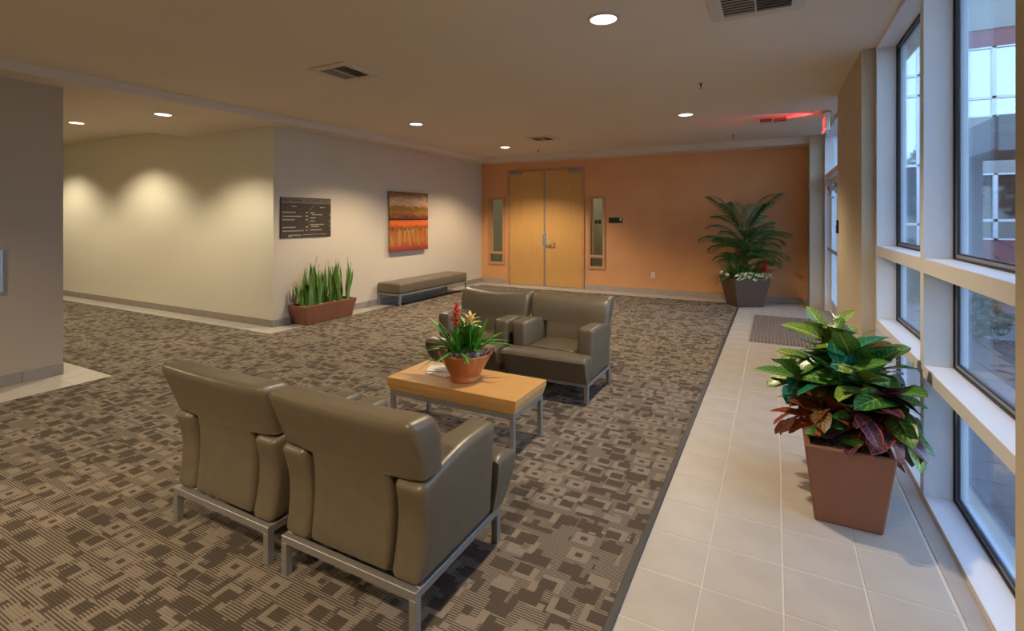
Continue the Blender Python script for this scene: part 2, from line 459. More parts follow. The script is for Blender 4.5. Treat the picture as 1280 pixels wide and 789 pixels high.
# back wall with its openings
DX0, DX1, DZ = -5.305, -3.575, 2.53
wb = nb()
def wpiece(x0, x1, z0, z1): box(wb, x0, x1, YB, YB + .14, z0, z1)
SL = [(-5.865, -5.43, .43, 1.965), (-3.455, -3.08, .43, 1.945)]
wpiece(XL, SL[0][0], 0, H); wpiece(SL[0][0], SL[0][1], 0, SL[0][2]); wpiece(SL[0][0], SL[0][1], SL[0][3], H)
wpiece(SL[0][1], DX0, 0, H); wpiece(DX0, DX1, DZ, H); wpiece(DX1, SL[1][0], 0, H)
wpiece(SL[1][0], SL[1][1], 0, SL[1][2]); wpiece(SL[1][0], SL[1][1], SL[1][3], H); wpiece(SL[1][1], 1.0, 0, H)
ST('wall_back', wb, M['orange'])
# room beyond the side lights
rb = nb(); box(rb, -6.2, 1, 11.8, 11.9, 0, H); box(rb, -6.2, -6.1, 10.15, 11.8, 0, H); box(rb, -2.2, -2.1, 10.15, 11.8, 0, H)
box(rb, -6.2, 1, 10.15, 11.9, 2.75, H); ST('wall_room_beyond', rb, M['room_wall'])
ST('floor_room_beyond', bx(-6.2, -2.1, 10.14, 11.8, -.1, 0), M['walk'])

# right piers
ST('wall_pier_middle', bx(XW, .875, 4.82, 6.53, -.05, H + .02), M['pier'])
ST('wall_pier_far', bx(.51, 1.0, 9.5, YB, -.05, H + .02), M['pier'])
ST('wall_column_near', bx(XW, .875, 1.40, 1.95, -.05, H + .02), M['pier'])
ST('wall_right_daylight_stop', bx(XW, .875, -3.2, 1.40, -.05, H + .02), M['pier'])  # unseen solid wall, added to shut out daylight behind the viewpoint

# ceilings
cl = nb(); box(cl, -5.72, XW + .1, -3.2, 9.6, H, H + .12); box(cl, XW + .1, 1.0, -3.2, 10.1, H + .0, H + .12)
ST('ceiling', cl, M['ceiling'])
so = nb(); box(so, XL - .15, -5.72, -3.2, 10.1, HS, H + .12); box(so, -5.72, XW - .1, 9.6, 10.1, HS - .02, H + .12)
ST('trim_1', so, M['ceiling'])['label'] = 'dropped soffit along the left and back walls'
cc = nb(); prism(cc, [(XL - .15, HS), (-8.05, HS), (-8.9, 2.89), (-14.3, 2.89), (-14.3, 3.05), (XL - .15, 3.05)], YP - .15, YC + .1, 'y')
ST('ceiling_corridor', cc, M['ceiling'])

# baseboards: a grout strip with tile pieces standing in front
def baseboard(name, p0, p1, nrm, m, size=.30, h=.098):
    """tiles along the wall from p0 to p1 (xy), nrm points into the room"""
    p0 = Vector((*p0, 0)); p1 = Vector((*p1, 0)); d = (p1 - p0); L = d.length; d.normalize(); n = Vector((*nrm, 0))
    bm = nb(); a = p0; b = p1 + n * .004
    box(bm, min(a.x, b.x), max(a.x, b.x), min(a.y, b.y), max(a.y, b.y), 0, h - .004)
    root = ST(name, bm, M['grout'])
    rz = math.atan2(d.y, d.x); k = 0; meshes = {}
    while k * size < L - .02:
        s = k * size; w = min(size, L - s) - .004; key = round(w, 3)
        if key not in meshes:
            q = box(nb(), 0, w, -.007, .007, 0, h, .0015); me = bpy.data.meshes.new('tile'); q.to_mesh(me); q.free(); me.materials.append(m); meshes[key] = me
        share('tile', meshes[key], root, p0 + d * (s + .002) + n * .008, (0, 0, rz)); k += 1
    return root
baseboard('baseboard_left', (XL, YC), (XL, YB), (1, 0), M['base_tile'])
baseboard('baseboard_corridor', (XL, YC - .004), (-13.2, YC - .004), (0, -1), M['base_tile'])
baseboard('baseboard_near_left', (XL, YP), (XL, -.5), (1, 0), M['base_tile'])
baseboard('baseboard_back', (DX0 - .05, YB), (XL + .016, YB), (0, -1), M['base_tile_light'])
baseboard('baseboard_back_right', (DX1 + .05, YB), (.51, YB), (0, -1), M['base_tile_light'])

# ------------------------------------------------------------------ window wall on the right
XM, XG = .705, .84            # mullion front plane, glass plane
def window_bay(name, y0, y1, mull_far, mull_near):
    root = col(bpy.data.objects.new(name, None)); root['kind'] = 'structure'
    root.location = (XG, (y0 + y1) / 2, 0)
    off = Vector((-XG, -(y0 + y1) / 2, 0))
    def part(n, x0, x1, a, b, z0, z1, m, bev=.002):
        bm = bx(x0 + off.x, x1 + off.x, a + off.y, b + off.y, z0, z1, bev=bev) if bev else bx(x0 + off.x, x1 + off.x, a + off.y, b + off.y, z0, z1)
        return obj(n, bm, m, root)
    part('sill', XM, XG + .05, y0, y1, -.02, .018, M['alu'])
    part('head', XM, XG + .05, y0, y1, H - .022, H + .05, M['alu'])
    part('transom', XM, XG + .05, y0, y1, 1.203, 1.281, M['alu'])
    part('transom', XM, XG + .05, y0, y1, .645, .711, M['alu'])
    if mull_far: part('mullion', XM, XG + .05, y1, y1 + mull_far, -.02, H + .02, M['alu'])
    if mull_near: part('mullion', XM, XG + .05, y0 - mull_near, y0, -.02, H + .02, M['alu'])
    for z0, z1 in ((.018, .645), (.711, 1.203), (1.281, H - .022)):
        # glazing stops: black gasket then an aluminium bead, around each pane
        for (n, m, ins, xa, xb, w) in (('gasket', M['gasket'], 0, XG - .012, XG + .014, .010), ('glazing_bead', M['bead'], .010, XG - .004, XG + .012, .016), ('gasket', M['gasket'], .026, XG - .002, XG + .01, .008)):
            bm = nb(); a, b, c, d = y0 + ins, y1 - ins, z0 + ins, z1 - ins
            X0, X1 = xa + off.x, xb + off.x; oy = off.y
            box(bm, X0, X1, a + oy, a + w + oy, c, d); box(bm, X0, X1, b - w + oy, b + oy, c, d)
            box(bm, X0, X1, a + w + oy, b - w + oy, c, c + w); box(bm, X0, X1, a + w + oy, b - w + oy, d - w, d)
            obj(n, bm, m, root)
        part('pane', XG, XG + .006, y0 + .028, y1 - .028, z0 + .028, z1 - .028, M['glass'], 0)
    return root
window_bay('window_1', 1.95, 3.39, .065, 0)
window_bay('window_2', 3.455, 4.77, .05, 0)

# glazed exit door in the recess between the two piers
d2 = col(bpy.data.objects.new('door_2', None)); d2['kind'] = 'structure'; d2['label'] = 'glazed exit door between the tan piers'
d2.location = (XG, 8.0, 0)
def dpart(n, x0, x1, y0, y1, z0, z1, m): return obj(n, bx(x0 - XG, x1 - XG, y0 - 8, y1 - 8, z0, z1, bev=.002), m, d2)
dpart('jamb', .715, .89, 9.43, 9.5, 0, H, M['alu']); dpart('jamb', .715, .89, 6.53, 6.60, 0, H, M['alu'])
dpart('mullion', .715, .89, 7.55, 7.62, 0, H, M['alu'])
dpart('head', .715, .89, 6.6, 9.43, H - .05, H, M['alu']); dpart('transom', .715, .89, 6.6, 9.43, 2.10, 2.18, M['alu'])
for y0, y1 in ((6.6, 7.55), (7.62, 9.43)):
    dpart('pane', .84, .846, y0, y1, 2.18, H - .05, M['glass'])
for y0, y1 in ((6.6, 7.55), (7.62, 8.52), (8.53, 9.43)):
    dpart('stile', .80, .85, y0, y0 + .06, .01, 2.10, M['alu']); dpart('stile', .80, .85, y1 - .06, y1, .01, 2.10, M['alu'])
    dpart('rail', .80, .85, y0 + .06, y1 - .06, .01, .20, M['alu']); dpart('rail', .80, .85, y0 + .06, y1 - .06, 2.02, 2.10, M['alu'])
    dpart('pane', .822, .828, y0 + .06, y1 - .06, .20, 2.02, M['glass'])
    dpart('push_bar', .74, .77, y0 + .06, y1 - .06, .98, 1.03, M['chrome'])
    cz = dpart('door_closer', .72, .80, y0 + .2, y0 + .45, 1.90, 1.97, M['steel'])
    obj('closer_arm', tube(nb(), [(.0, 0, 0), (-.03, .12, -.09), (.04, .22, -.13)], .012, 6), M['steel'], cz, loc=(.76 - XG, y0 + .22 - 8, 1.93))

# ------------------------------------------------------------------ double door and side lights in the back wall
d1 = ST('door_1', bx(DX0 - .045, DX0, -.03, .10, 0, DZ + .04), M['frame_wood'], None); d1.location = (0, YB - .0, 0)
d1['label'] = 'pair of honey maple doors in the terracotta wall'
obj('jamb', bx(DX1, DX1 + .045, -.03, .10, 0, DZ + .04), M['frame_wood'], d1)
obj('header', bx(DX0, DX1, -.03, .10, DZ, DZ + .04), M['frame_wood'], d1)
xm = (DX0 + DX1) / 2
for i, (a, b) in enumerate(((DX0 + .004, xm - .003), (xm + .003, DX1 - .004))):
    lf = obj('door_leaf', bx(a, b, -.008, .036, .012, DZ - .004, bev=.002), M['door_wood'], d1)
    q = nb(); x0 = a + .005 if i == 0 else b - .30
    box(q, x0, x0 + .29, -.070, -.008, DZ - .075, DZ - .01, .006); obj('door_closer', q, M['steel'], lf)
    hx = (DX0 + .001) if i == 0 else (DX1 - .001)
    for hz in (.30, 1.02, 1.62, 2.2):
        obj('hinge', lathe(nb(), [(.011, 0), (.011, .11)], 10, (hx, -.018, hz)), M['chrome'], lf)
    if i == 1:
        q = nb(); box(q, a + .012, a + .062, -.016, -.008, .86, 1.14, .004)
        lathe(q, [(.020, 0), (.020, .02)], 12, (a + .037, -.016, 1.07)); obj('lock_plate', q, M['chrome'], lf)
        lv = tube(nb(), [(a + .037, -.01, .93), (a + .037, -.06, .93), (a + .06, -.068, .93), (a + .17, -.066, .93)], .013, 8)
        obj('lever_handle', lv, M['chrome'], lf)
        obj('key_tag', bx(a + .14, a + .24, -.035, -.025, .86, .98, bev=.003), M['frame_wood'], lf)
    else:
        q = nb(); box(q, b - .05, b - .012, -.015, -.008, .90, 1.12, .004); obj('lock_plate', q, M['chrome'], lf)
obj('astragal', bx(xm - .018, xm + .018, -.016, -.008, .012, DZ - .004), M['steel'], d1)['label'] = 'grey metal strip where the leaves meet'
for i, (a, b, c, d) in enumerate(SL):
    q = nb(); w = .055; Y0, Y1 = -.022, .10
    box(q, a, a + w, Y0, Y1, c, d); box(q, b - w, b, Y0, Y1, c, d); box(q, a + w, b - w, Y0, Y1, d - w, d); box(q, a + w, b - w, Y0, Y1, c, c + w)
    box(q, a + w, b - w, Y0, Y1, c + .235, c + .235 + w)
    s = ST('window_%d' % (4 + i), q, M['frame_wood']); s.location = (0, YB, 0)
    obj('pane', bx(a + w, b - w, .05, .056, c + .235 + w, d - w), M['side_glass'], s)
    obj('pane', bx(a + w, b - w, .05, .056, c + w, c + .235), M['side_glass'], s)
    obj('stop', bx(a + w, a + w + .05, .03, .05, c + .235 + w, d - w), M['frame_wood'], s)
    if i == 1:
        for k in range(2):
            obj('door_notice', bx(a + .14 + k * .075, a + .195 + k * .075, .036, .049, 1.37, 1.45), M['dark'], s)

# ------------------------------------------------------------------ ceiling fixtures
def downlight(x, y, z, label, watts, group=None, c=WARM, size=2.25, blend=.55, rad=.06):
    t = thing('downlight', label, 'downlight', (x, y, z), 0, group)
    q = nb(); r0, r1 = .088, .108; n = 32
    prof = [(r1, 0), (r1, -.006), (r0, -.008), (r0, 0)]
    rings = [[q.verts.new((r * math.cos(2 * PI * i / n), r * math.sin(2 * PI * i / n), zz)) for i in range(n)] for r, zz in prof]
    for a, b in zip(rings, rings[1:] + rings[:1]):
        for i in range(n): q.faces.new((a[i], a[(i + 1) % n], b[(i + 1) % n], b[i]))
    bmesh.ops.recalc_face_normals(q, faces=q.faces[:])
    obj('trim_ring', q, M['white'], t)
    obj('lens', lathe(nb(), [(.088, -.001), (.088, -.004)], 32), M['lens'], t)
    L = bpy.data.lights.new('downlight_lamp', 'SPOT'); L.energy = watts; L.color = c; L.spot_size = size; L.spot_blend = blend; L.shadow_soft_size = rad
    lo = col(bpy.data.objects.new('downlight_lamp', L)); lo.parent = t; lo.location = (0, 0, -.07)
    return t
downlight(-1.02, 3.27, H, 'round recessed ceiling light nearest the viewer, largest of the four over the lounge', LAMP_W)
downlight(-1.02, 6.80, H, 'round recessed ceiling light on the right, in front of the potted palm', LAMP_W)
downlight(-4.54, 5.70, H, 'round recessed ceiling light in front of the orange painting', LAMP_W * 1.25)
downlight(-4.54, 8.37, H, 'round recessed ceiling light nearest the maple double door', LAMP_W * 1.25)
CW = (1.0, .87, .64)
downlight(-6.52, 3.38, HS, 'round recessed ceiling light at the mouth of the corridor', CORR_W, c=CW)
downlight(-9.05, 3.52, 2.89, 'round recessed ceiling light deeper in the corridor beside the left pillar', CORR_W, c=CW)
downlight(-11.7, 3.52, 2.89, 'round recessed ceiling light at the far end of the corridor', CORR_W, c=CW)
for x, y in ((-1.02, -.26), (-4.54, 2.2 - 2.4), (-2.8, -1.8)):
    downlight(x, y, H, 'round recessed ceiling light behind the viewpoint', LAMP_W, 'ceiling lights behind the viewpoint')
rl = thing('ceiling_light', 'ceiling light in the room behind the maple door', 'ceiling light', (-4.3, 10.9, 2.75))
obj('lens', lathe(nb(), [(.14, 0), (.14, -.03)], 24), M['lens'], rl)
L = bpy.data.lights.new('room_lamp', 'POINT'); L.energy = 14; L.color = (1, .9, .65); L.shadow_soft_size = .1
lo = col(bpy.data.objects.new('room_lamp', L)); lo.parent = rl; lo.location = (0, 0, -.15)

def diffuser(x, y, label, s=.235):
    t = thing('air_diffuser', label, 'air vent', (x, y, H))
    q = nb(); w = .075
    for a, b, c, d in ((-s, s, -s, -s + w), (-s, s, s - w, s), (-s, -s + w, -s + w, s - w), (s - w, s, -s + w, s - w)):
        box(q, a, b, c, d, -.012, 0)
    obj('frame', q, M['white'], t)
    i = s - w
    obj('backing', bx(-i, i, -i, i, -.002, 0), M['dark'], t)
    n = 9
    for k in range(n):
        yy = -i + (k + .5) * 2 * i / n
        # left half blades lean shut, right half lean open
        sl = nb(); prism(sl, [(yy - .017, -.012), (yy + .017, -.007), (yy + .017, -.005), (yy - .017, -.010)], -i, -.01, 'x')
        obj('slat', sl, M['louver'], t)
        sl = nb(); prism(sl, [(yy - .004, -.012), (yy - .001, -.012), (yy + .004, -.003), (yy + .001, -.003)], .0, i, 'x')
        obj('slat', sl, M['louver'], t)
    obj('centre_bar', bx(-.01, .0, -i, i, -.014, -.002), M['white'], t)
    return t
diffuser(-3.5, 3.36, 'square ceiling air vent above the two armchairs nearest the viewer, left of the biggest light')
diffuser(-3.48, 7.73, 'small square ceiling air vent in front of the double door')
diffuser(-.02, 7.68, 'square ceiling air vent beside the red glow of the exit sign')
diffuser(-.10, 3.40, 'square ceiling air vent cut off by the top edge of the photo', .27)
def sprinkler(x, y, label):
    t = thing('sprinkler_head', label, 'sprinkler', (x, y, H))
    obj('escutcheon', lathe(nb(), [(.028, 0), (.022, -.008)], 16), M['steel'], t)
    q = lathe(nb(), [(.008, -.008), (.008, -.03), (.004, -.034), (.004, -.05)], 10); obj('body', q, M['dark'], t)
    obj('deflector', lathe(nb(), [(.022, -.050), (.022, -.054)], 14), M['steel'], t)
sprinkler(-.65, 5.29, 'small fire sprinkler on the ceiling between the two right hand lights')
sprinkler(-.59, 8.87, 'small fire sprinkler on the ceiling above the potted palm')
sprinkler(-4.12, 8.97, 'small fire sprinkler on the ceiling above the double door')

# exit sign
ex = thing('exit_sign', 'lit red exit sign hanging from the ceiling beside the glazed door', 'exit sign', (.585, 7.50, H))
obj('canopy', bx(-.05, .05, -.08, .08, -.02, 0, bev=.004), M['white'], ex)
hs = obj('housing', bx(-.025, .025, -.16, .16, -.245, -.02, bev=.006), M['white_plate'], ex)
def text_mesh(s, size, depth):
    c = bpy.data.curves.new('lettering', 'FONT'); c.body = s; c.size = size; c.extrude = depth; c.align_x = 'CENTER'; c.align_y = 'CENTER'
    o = col(bpy.data.objects.new('tmp', c)); dg = bpy.context.evaluated_depsgraph_get(); dg.update()
    me = bpy.data.meshes.new_from_object(o.evaluated_get(dg)); bpy.data.objects.remove(o); me.name = 'lettering'; return me
tm = text_mesh('EXIT', .15, .002); tm.materials.clear(); tm.materials.append(M['exit_red'])
share('lettering', tm, ex, (-.027, 0, -.135), (PI / 2, 0, -PI / 2))
obj('light_bar', bx(-.034, -.025, -.16, .16, -.245, -.225), M['exit_red'], ex)
L = bpy.data.lights.new('exit_lamp', 'SPOT'); L.energy = 55; L.color = (1, .02, .03); L.spot_size = 1.0; L.spot_blend = .8; L.shadow_soft_size = .02
lo = col(bpy.data.objects.new('exit_lamp', L)); lo.parent = ex; lo.location = (-.06, .02, -.10)
lo.rotation_euler = Vector((-1, .04, .30)).to_track_quat('-Z', 'Y').to_euler()

# ------------------------------------------------------------------ armchairs
def make_chair():
    """origin on the floor under the middle of the rear rail; front is +y"""
    t = thing('armchair', '', 'armchair')
    w, dp, zr = .355, .62, .165
    q = nb(); r = .03
    box(q, -w, w, 0, r, zr - .032, zr, .002); box(q, -w, w, dp - r, dp, zr - .032, zr, .002)
    box(q, -w, -w + r, r, dp - r, zr - .032, zr, .002); box(q, w - r, w, r, dp - r, zr - .032, zr, .002)
    obj('frame', q, M['steel'], t)
    lg = bx(0, .032, 0, .032, 0, zr - .03, bev=.002); lm = bpy.data.meshes.new('leg'); lg.to_mesh(lm); lg.free(); lm.materials.append(M['steel'])
    for sx_ in (-w, w - .032):
        for y in (0, dp - .032): share('leg', lm, t, (sx_, y, 0))
    # arm panels, a little fuller and wider towards the top
    for s in (-1, 1):
        def f(p):
            k = (p.z - zr) / .42
            y = p.y
            if p.y < .15: y = p.y + (.15 - p.y) / .15 * (.030 * math.sin(PI * min(1, k * 1.05)))
            x = p.x + .022 * k
            z = p.z
            if k > .5 : z = p.z - .055 * (k - .5) * 2 * max(0, 1 - y / .33) ** 1.3
            return (s * x, y, z)
        q = soft_box(.218, .356, .008, .545, zr, .59, .034, f, (2, 8, 6))
        if s < 0: bmesh.ops.reverse_faces(q, faces=q.faces[:])
        obj('armrest', q, M['leather'], t, True)
    # T shaped seat: full width in front of the arms, narrower between them
    def fs(p):
        x, y, z = p
        k = (z - zr) / .24
        if y > .48: y += .075 * k * min(1, (y - .48) / .12)
        wd = lerp_table([(.540, .213), (.556, .357 + .016 * k)], p.y)
        x = x / .36 * wd
        z += .012 * (1 - (p.x / .36) ** 2) * (1 if k > .6 else 0) * math.sin(PI * min(1, max(0, p.y / .62)))
        return (x, y, z)
    q = soft_box(-.36, .36, .10, .635, zr, .395, .036, fs, (10, 2, 4))
    # extra loops are needed where the T opens
    q.free()
    q = nb(); ys = [.10, .14, .2, .3, .4, .48, .535, .541, .548, .556, .566, .585, .605, .62, .63, .635]
    q.free()
    def seat_mesh():
        bm = nb()
        r = .04; zt = .395
        ys = [.10, .102, .12, .2, .3, .4, .5, .541, .5415, .553, .575, .60, .612, .622, .631, .635]
        us = [-1, -.995, -.975, -.94, -.89, -.5, 0, .5, .89, .94, .975, .995, 1]
        cols = []
        for y in ys:
            wd = .213 if y <= .541 else .372
            edge = max(0, 1 - (.635 - y) / r); drop = r * (1 - math.sqrt(max(0, 1 - edge ** 2)))
            if y > .541 :
                near = max(0, 1 - (y - .5415) / .02); drop = max(drop, .016 * near ** 2)
            row = []
            for u in us:
                ex_ = max(0, 1 - (1 - abs(u)) * wd / .03); dz = .03 * (1 - math.sqrt(max(0, 1 - ex_ ** 2)))
                z = zt - max(drop, dz) if max(drop, dz) > 0 else zt
                z += .014 * (1 - u * u) * (0 if edge > .3 else 1) * math.sin(PI * (y - .1) / .54)
                row.append((u * wd, y, z))
            cols.append(row)
        def fwd(x, y, z):
            k = math.sin(PI / 2 * max(0, min(1, (z - zr) / .19)))
            yy = y + (.105 * max(0, k) * (max(0, y - .5) / .135))
            xx = x * (.955 + .045 * max(0, min(1, k))) if abs(x) > .25 else x
            return (xx, yy, z)
        rings = []
        for row in cols:            # each row: bottom-left, up the side, across, down, bottom-right
            pts = [(row[0][0], row[0][1], zr + h_) for h_ in (0, .02, .05, .09, .14)] + row + [(row[-1][0], row[-1][1], zr + h_) for h_ in (.14, .09, .05, .02)] + [ (row[-1][0], row[-1][1], zr)]
            rings.append([bm.verts.new(fwd(*p)) for p in pts])
        for a, b in zip(rings, rings[1:]):
            for i in range(len(a) - 1): bm.faces.new((a[i], a[i + 1], b[i + 1], b[i]))
            bm.faces.new((a[-1], a[0], b[0], b[-1]))
        # front face as a grid between the bottom edge and the last row
        last = rings[-1]; n = len(last)
        mids = []
        for i in range(1, n - 1): pass
        bm.faces.new(last); bm.faces.new(rings[0][::-1])
        bmesh.ops.recalc_face_normals(bm, faces=bm.faces[:])
        return bm
    so_ = obj('seat', seat_mesh(), M['leather'], t, True)
    md = so_.modifiers.new('edge', 'EDGE_SPLIT'); md.split_angle = math.radians(50)
    # backrest: narrow panel below, wide padded head roll above the arms
    rear = [(.165, .012), (.30, .030), (.42, .036), (.53, .024), (.64, -.012), (.74, -.055), (.79, -.078)]
    front = [(.165, .20), (.36, .20), (.45, .185), (.53, .165), (.62, .150), (.70, .135), (.79, .085)]
    def fb(p):
        k = (p.y - 0) / .2                      # 0 rear .. 1 front
        hw = lerp_table([(.535, .211), (.552, .372), (.66, .383), (.79, .383)], p.z)
        u = p.x / .383
        x = u * hw
        y0, y1 = curve_table(rear, p.z), curve_table(front, p.z)
        y = y0 + (y1 - y0) * k
        top = max(0, (p.z - .53) / .25)
        y += .030 * (1 - u * u) * top
        z = p.z + .006 * u * u * top - .022 * (1 - u * u) * top - .012 * max(0, k - .3) * (1 if p.z > .7 else 0)
        return (x, y, z)
    q = soft_box(-.383, .383, 0, .2, zr, .785, .045, fb, (8, 4, 10), ez=(.50, .525, .535, .541, .547, .553, .56, .575))
    bk = obj('backrest', q, M['leather'], t, True)
    md = bk.modifiers.new('edge', 'EDGE_SPLIT'); md.split_angle = math.radians(60)
    return t
ch = make_chair()
CH = [((-1.479, 1.408), 0, 'brown leather armchair nearest the viewer, seen from behind on the right of its pair'),
      ((-2.279, 1.412), 0, 'brown leather armchair seen from behind, left one of the near pair'),
      ((-1.672, 4.43), PI, 'brown leather armchair facing the viewer, right one of the far pair'),
      ((-2.465, 4.43), PI, 'brown leather armchair facing the viewer, half hidden behind the flower bowl')]
for i, (p, rz, lb) in enumerate(CH):
    o = ch if i == 0 else copy_tree(ch)
    o.location = (p[0], p[1], .003); o.rotation_euler = (0, 0, rz); o['label'] = lb; o['group'] = 'leather armchairs round the low table'

# ------------------------------------------------------------------ low table
t = thing('coffee_table', 'low maple coffee table with a silver metal frame between the armchairs', 'table', (-1.89, 2.915, .003))
hw, hd, zt = .505, .232, .385
q = nb()
P0 = [(-hw, -hd), (hw, -hd), (hw, hd), (-hw, hd)]
lv = [(.295, .966), (.298, .970), (.330, .988), (.350, .998), (.383, 1.0), (.385, .996)]
R_ = [[q.verts.new((math.copysign(abs(x) - (1 - s) * .5, x), math.copysign(abs(y) - (1 - s) * .5, y), z)) for x, y in P0] for z, s in lv]
for a, b in zip(R_, R_[1:]):
    for i in range(4): q.faces.new((a[i], a[(i + 1) % 4], b[(i + 1) % 4], b[i]))
q.faces.new(R_[0][::-1]); q.faces.new(R_[-1])
obj('tabletop', q, M['table_wood'], t)
q = nb(); a, b, r = hw - .02, hd - .014, .03
box(q, -a, a, -b, -b + r, .262, .294); box(q, -a, a, b - r, b, .262, .294); box(q, -a, -a + r, -b + r, b - r, .262, .294); box(q, a - r, a, -b + r, b - r, .262, .294)
obj('frame', q, M['steel'], t)
for x in (-a, a - .03):
    for y in (-b, b - .03): obj('leg', bx(x, x + .03, y, y + .03, 0, .262, bev=.002), M['steel'], t)
for i, (x, y, rz, lb) in enumerate(((-2.145, 2.985, .35, 'white folded brochure lying on the table behind the flower bowl, upper of two'), (-2.10, 2.93, -.1, 'white brochure lying flat on the table under the other brochure'))):
    q = nb(); box(q, -.10, .10, -.07, .07, 0, .004)
    for k in range(1): box(q, -.10, .10, -.072, .068, .0042, .007)
    o = obj('brochure', q, M['paper'], None, loc=(x, y, .389 + (.0075 if i == 0 else 0))); o.rotation_euler = (0, 0, rz); tag(o, lb, 'brochure')

# ------------------------------------------------------------------ bench
t = thing('bench', 'long backless brown leather bench against the left wall under the painting', 'bench', (-5.775, 7.54, 0))
obj('seat', soft_box(-.25, .25, -1.03, 1.03, .215, .385, .03, lambda p: (p.x, p.y, p.z + .006 * (1 - (p.x / .25) ** 2) * (1 if p.z > .3 else 0)), (4, 10, 2)), M['leather'], t, True)
q = nb(); r = .03
box(q, -.245, .245, -1.02, -1.02 + r, .183, .214); box(q, -.245, .245, 1.02 - r, 1.02, .183, .214)
box(q, -.245, -.245 + r, -.99, .99, .183, .214); box(q, .245 - r, .245, -.99, .99, .183, .214)
obj('frame', q, M['steel'], t)
for x in (-.245, .215):
    for y in (-1.02, .99): obj('leg', bx(x, x + r, y, y + r, 0, .184, bev=.002), M['steel'], t)

# ------------------------------------------------------------------ things on the left wall
db = thing('directory_board', 'dark bronze building directory board on the beige wall above the snake plants', 'sign', (XL, 5.065, 1.50))
obj('panel', bx(0.004, .022, -.44, .44, -.285, .285, bev=.003), M['board'], db)
obj('header_band', bx(.022, .024, -.43, .43, .20, .272), M['board_mid'], db)
def bars(name, rects, m, x=.022, parent=db):
    q = nb()
    for y0, y1, z0, z1 in rects:
        # break each blurred line of print into word-like lengths
        y = y0
        while y < y1 - .004:
            w = min(y1 - y, random.uniform(.018, .05)); box(q, x, x + .0025, y, y + w, z0, z1); y += w + .006
    o = obj(name, q, m, parent); o['kind'] = 'stuff'; return o
def bu(u): return -.44 + (u - 120) / (885 - 120) * .88
def bvv(v): return .285 - (v - 75) / (690 - 75) * .57
def line(u0, u1, v, h=16): return (bu(u0), bu(u1), bvv(v + h / 2), bvv(v - h / 2))
bars('pale_lettering', [line(245, 262, 212, 6), line(278, 340, 212), line(705, 755, 220), line(768, 788, 222, 8), line(142, 325, 303), line(142, 415, 364), line(142, 315, 416), line(142, 325, 533), line(142, 448, 588), line(478, 512, 303), line(478, 512, 360), line(478, 512, 416), line(478, 512, 530), line(478, 512, 585), line(225, 280, 662, 30), line(435, 800, 650, 9)], M['board_hi'])
bars('tan_lettering', [line(550, 615, 307), line(572, 745, 338), line(550, 640, 388), line(550, 625, 440), line(550, 765, 493), line(562, 690, 525), line(550, 735, 578), line(290, 410, 655, 18), line(855, 875, 340), line(855, 875, 438), line(855, 875, 518)], M['board_hi'])
q = nb(); box(q, .022, .0235, bu(518), bu(522), bvv(620), bvv(330)); prism(q, [(bu(535), bvv(280)), (bu(552), bvv(285)), (bu(560), bvv(258)), (bu(625), bvv(168)), (bu(612), bvv(165)), (bu(545), bvv(255))], .022, .0235, 'x')
obj('map_line', q, M['board_mid'], db)
bars('header_lettering', [line(150, 240, 118, 20), line(285, 420, 118, 20), line(500, 530, 118, 20), line(590, 700, 118, 18), line(720, 850, 118, 14)], M['board'], .024)

def paint_mat(name, upper):
    m = bpy.data.materials.new(name); m.use_nodes = True
    b = m.node_tree.nodes['Principled BSDF']; k = N(m)
    x, y, z, v = k.xyz()
    if upper:
        n = k.noise(k.scale(v, (3, 3, 8)), 2.2, 6, .65)
        f = k.m('ADD', k.m('MULTIPLY', k.m('ADD', z, .245), 2.04), k.m('MULTIPLY', k.m('SUBTRACT', n, .5), .55))
        c = k.ramp(f, [(.0, (.09, .03, .012)), (.12, (.24, .055, .02)), (.24, (.46, .16, .03)), (.34, (.22, .13, .02)), (.44, (.42, .15, .03)), (.52, (.62, .38, .18)), (.68, (.66, .44, .28)), (.84, (.36, .17, .07)), (1., (.14, .06, .025))])
        sp = k.m('GREATER_THAN', k.noise(v, 42, 3), .66); low = k.m('LESS_THAN', z, -.02)
        c = k.mix(k.m('MULTIPLY', sp, low), c, (.55, .30, .08, 1))
    else:
        n = k.noise(k.scale(v, (8, 8, 1.4)), 2.4, 6, .7); n2 = k.noise(k.scale(v, (8, 8, 1.2)), 1.6, 4, .6)
        f = k.m('ADD', k.m('MULTIPLY', k.m('ADD', z, .28), 1.78), k.m('MULTIPLY', k.m('SUBTRACT', n, .5), .5))
        c = k.ramp(f, [(.0, (.20, .03, .025)), (.15, (.36, .06, .025)), (.35, (.42, .12, .025)), (.6, (.38, .10, .02)), (.78, (.36, .075, .018)), (.88, (.85, .16, .02)), (1., (.72, .13, .02))])
        st = k.m('MULTIPLY', k.m('GREATER_THAN', n2, .53), k.m('LESS_THAN', k.m('ABSOLUTE', k.m('ADD', z, .03)), .16))
        c = k.mix(k.m('MULTIPLY', st, .7), c, (.42, .30, .09, 1))
        dk = k.m('MULTIPLY', k.m('GREATER_THAN', k.noise(k.scale(v, (10, 10, 14)), 2, 4), .55), k.m('LESS_THAN', k.m('ABSOLUTE', k.m('SUBTRACT', z, .13)), .035))
        c = k.mix(dk, c, (.12, .05, .01, 1))
    k.l.new(c, b.inputs['Base Color']); b.inputs['Roughness'].default_value = .45
    k.l.new(k.bump(k.noise(v, 60, 4), .3, .004), b.inputs['Normal'])
    return m
pt = thing('painting', 'abstract orange and red landscape painting on two stacked canvases above the bench', 'painting', (XL, 7.325, 1.425))
obj('hanging_rail', bx(.0, .035, -.40, .44, -.505, .50), M['dark'], pt)
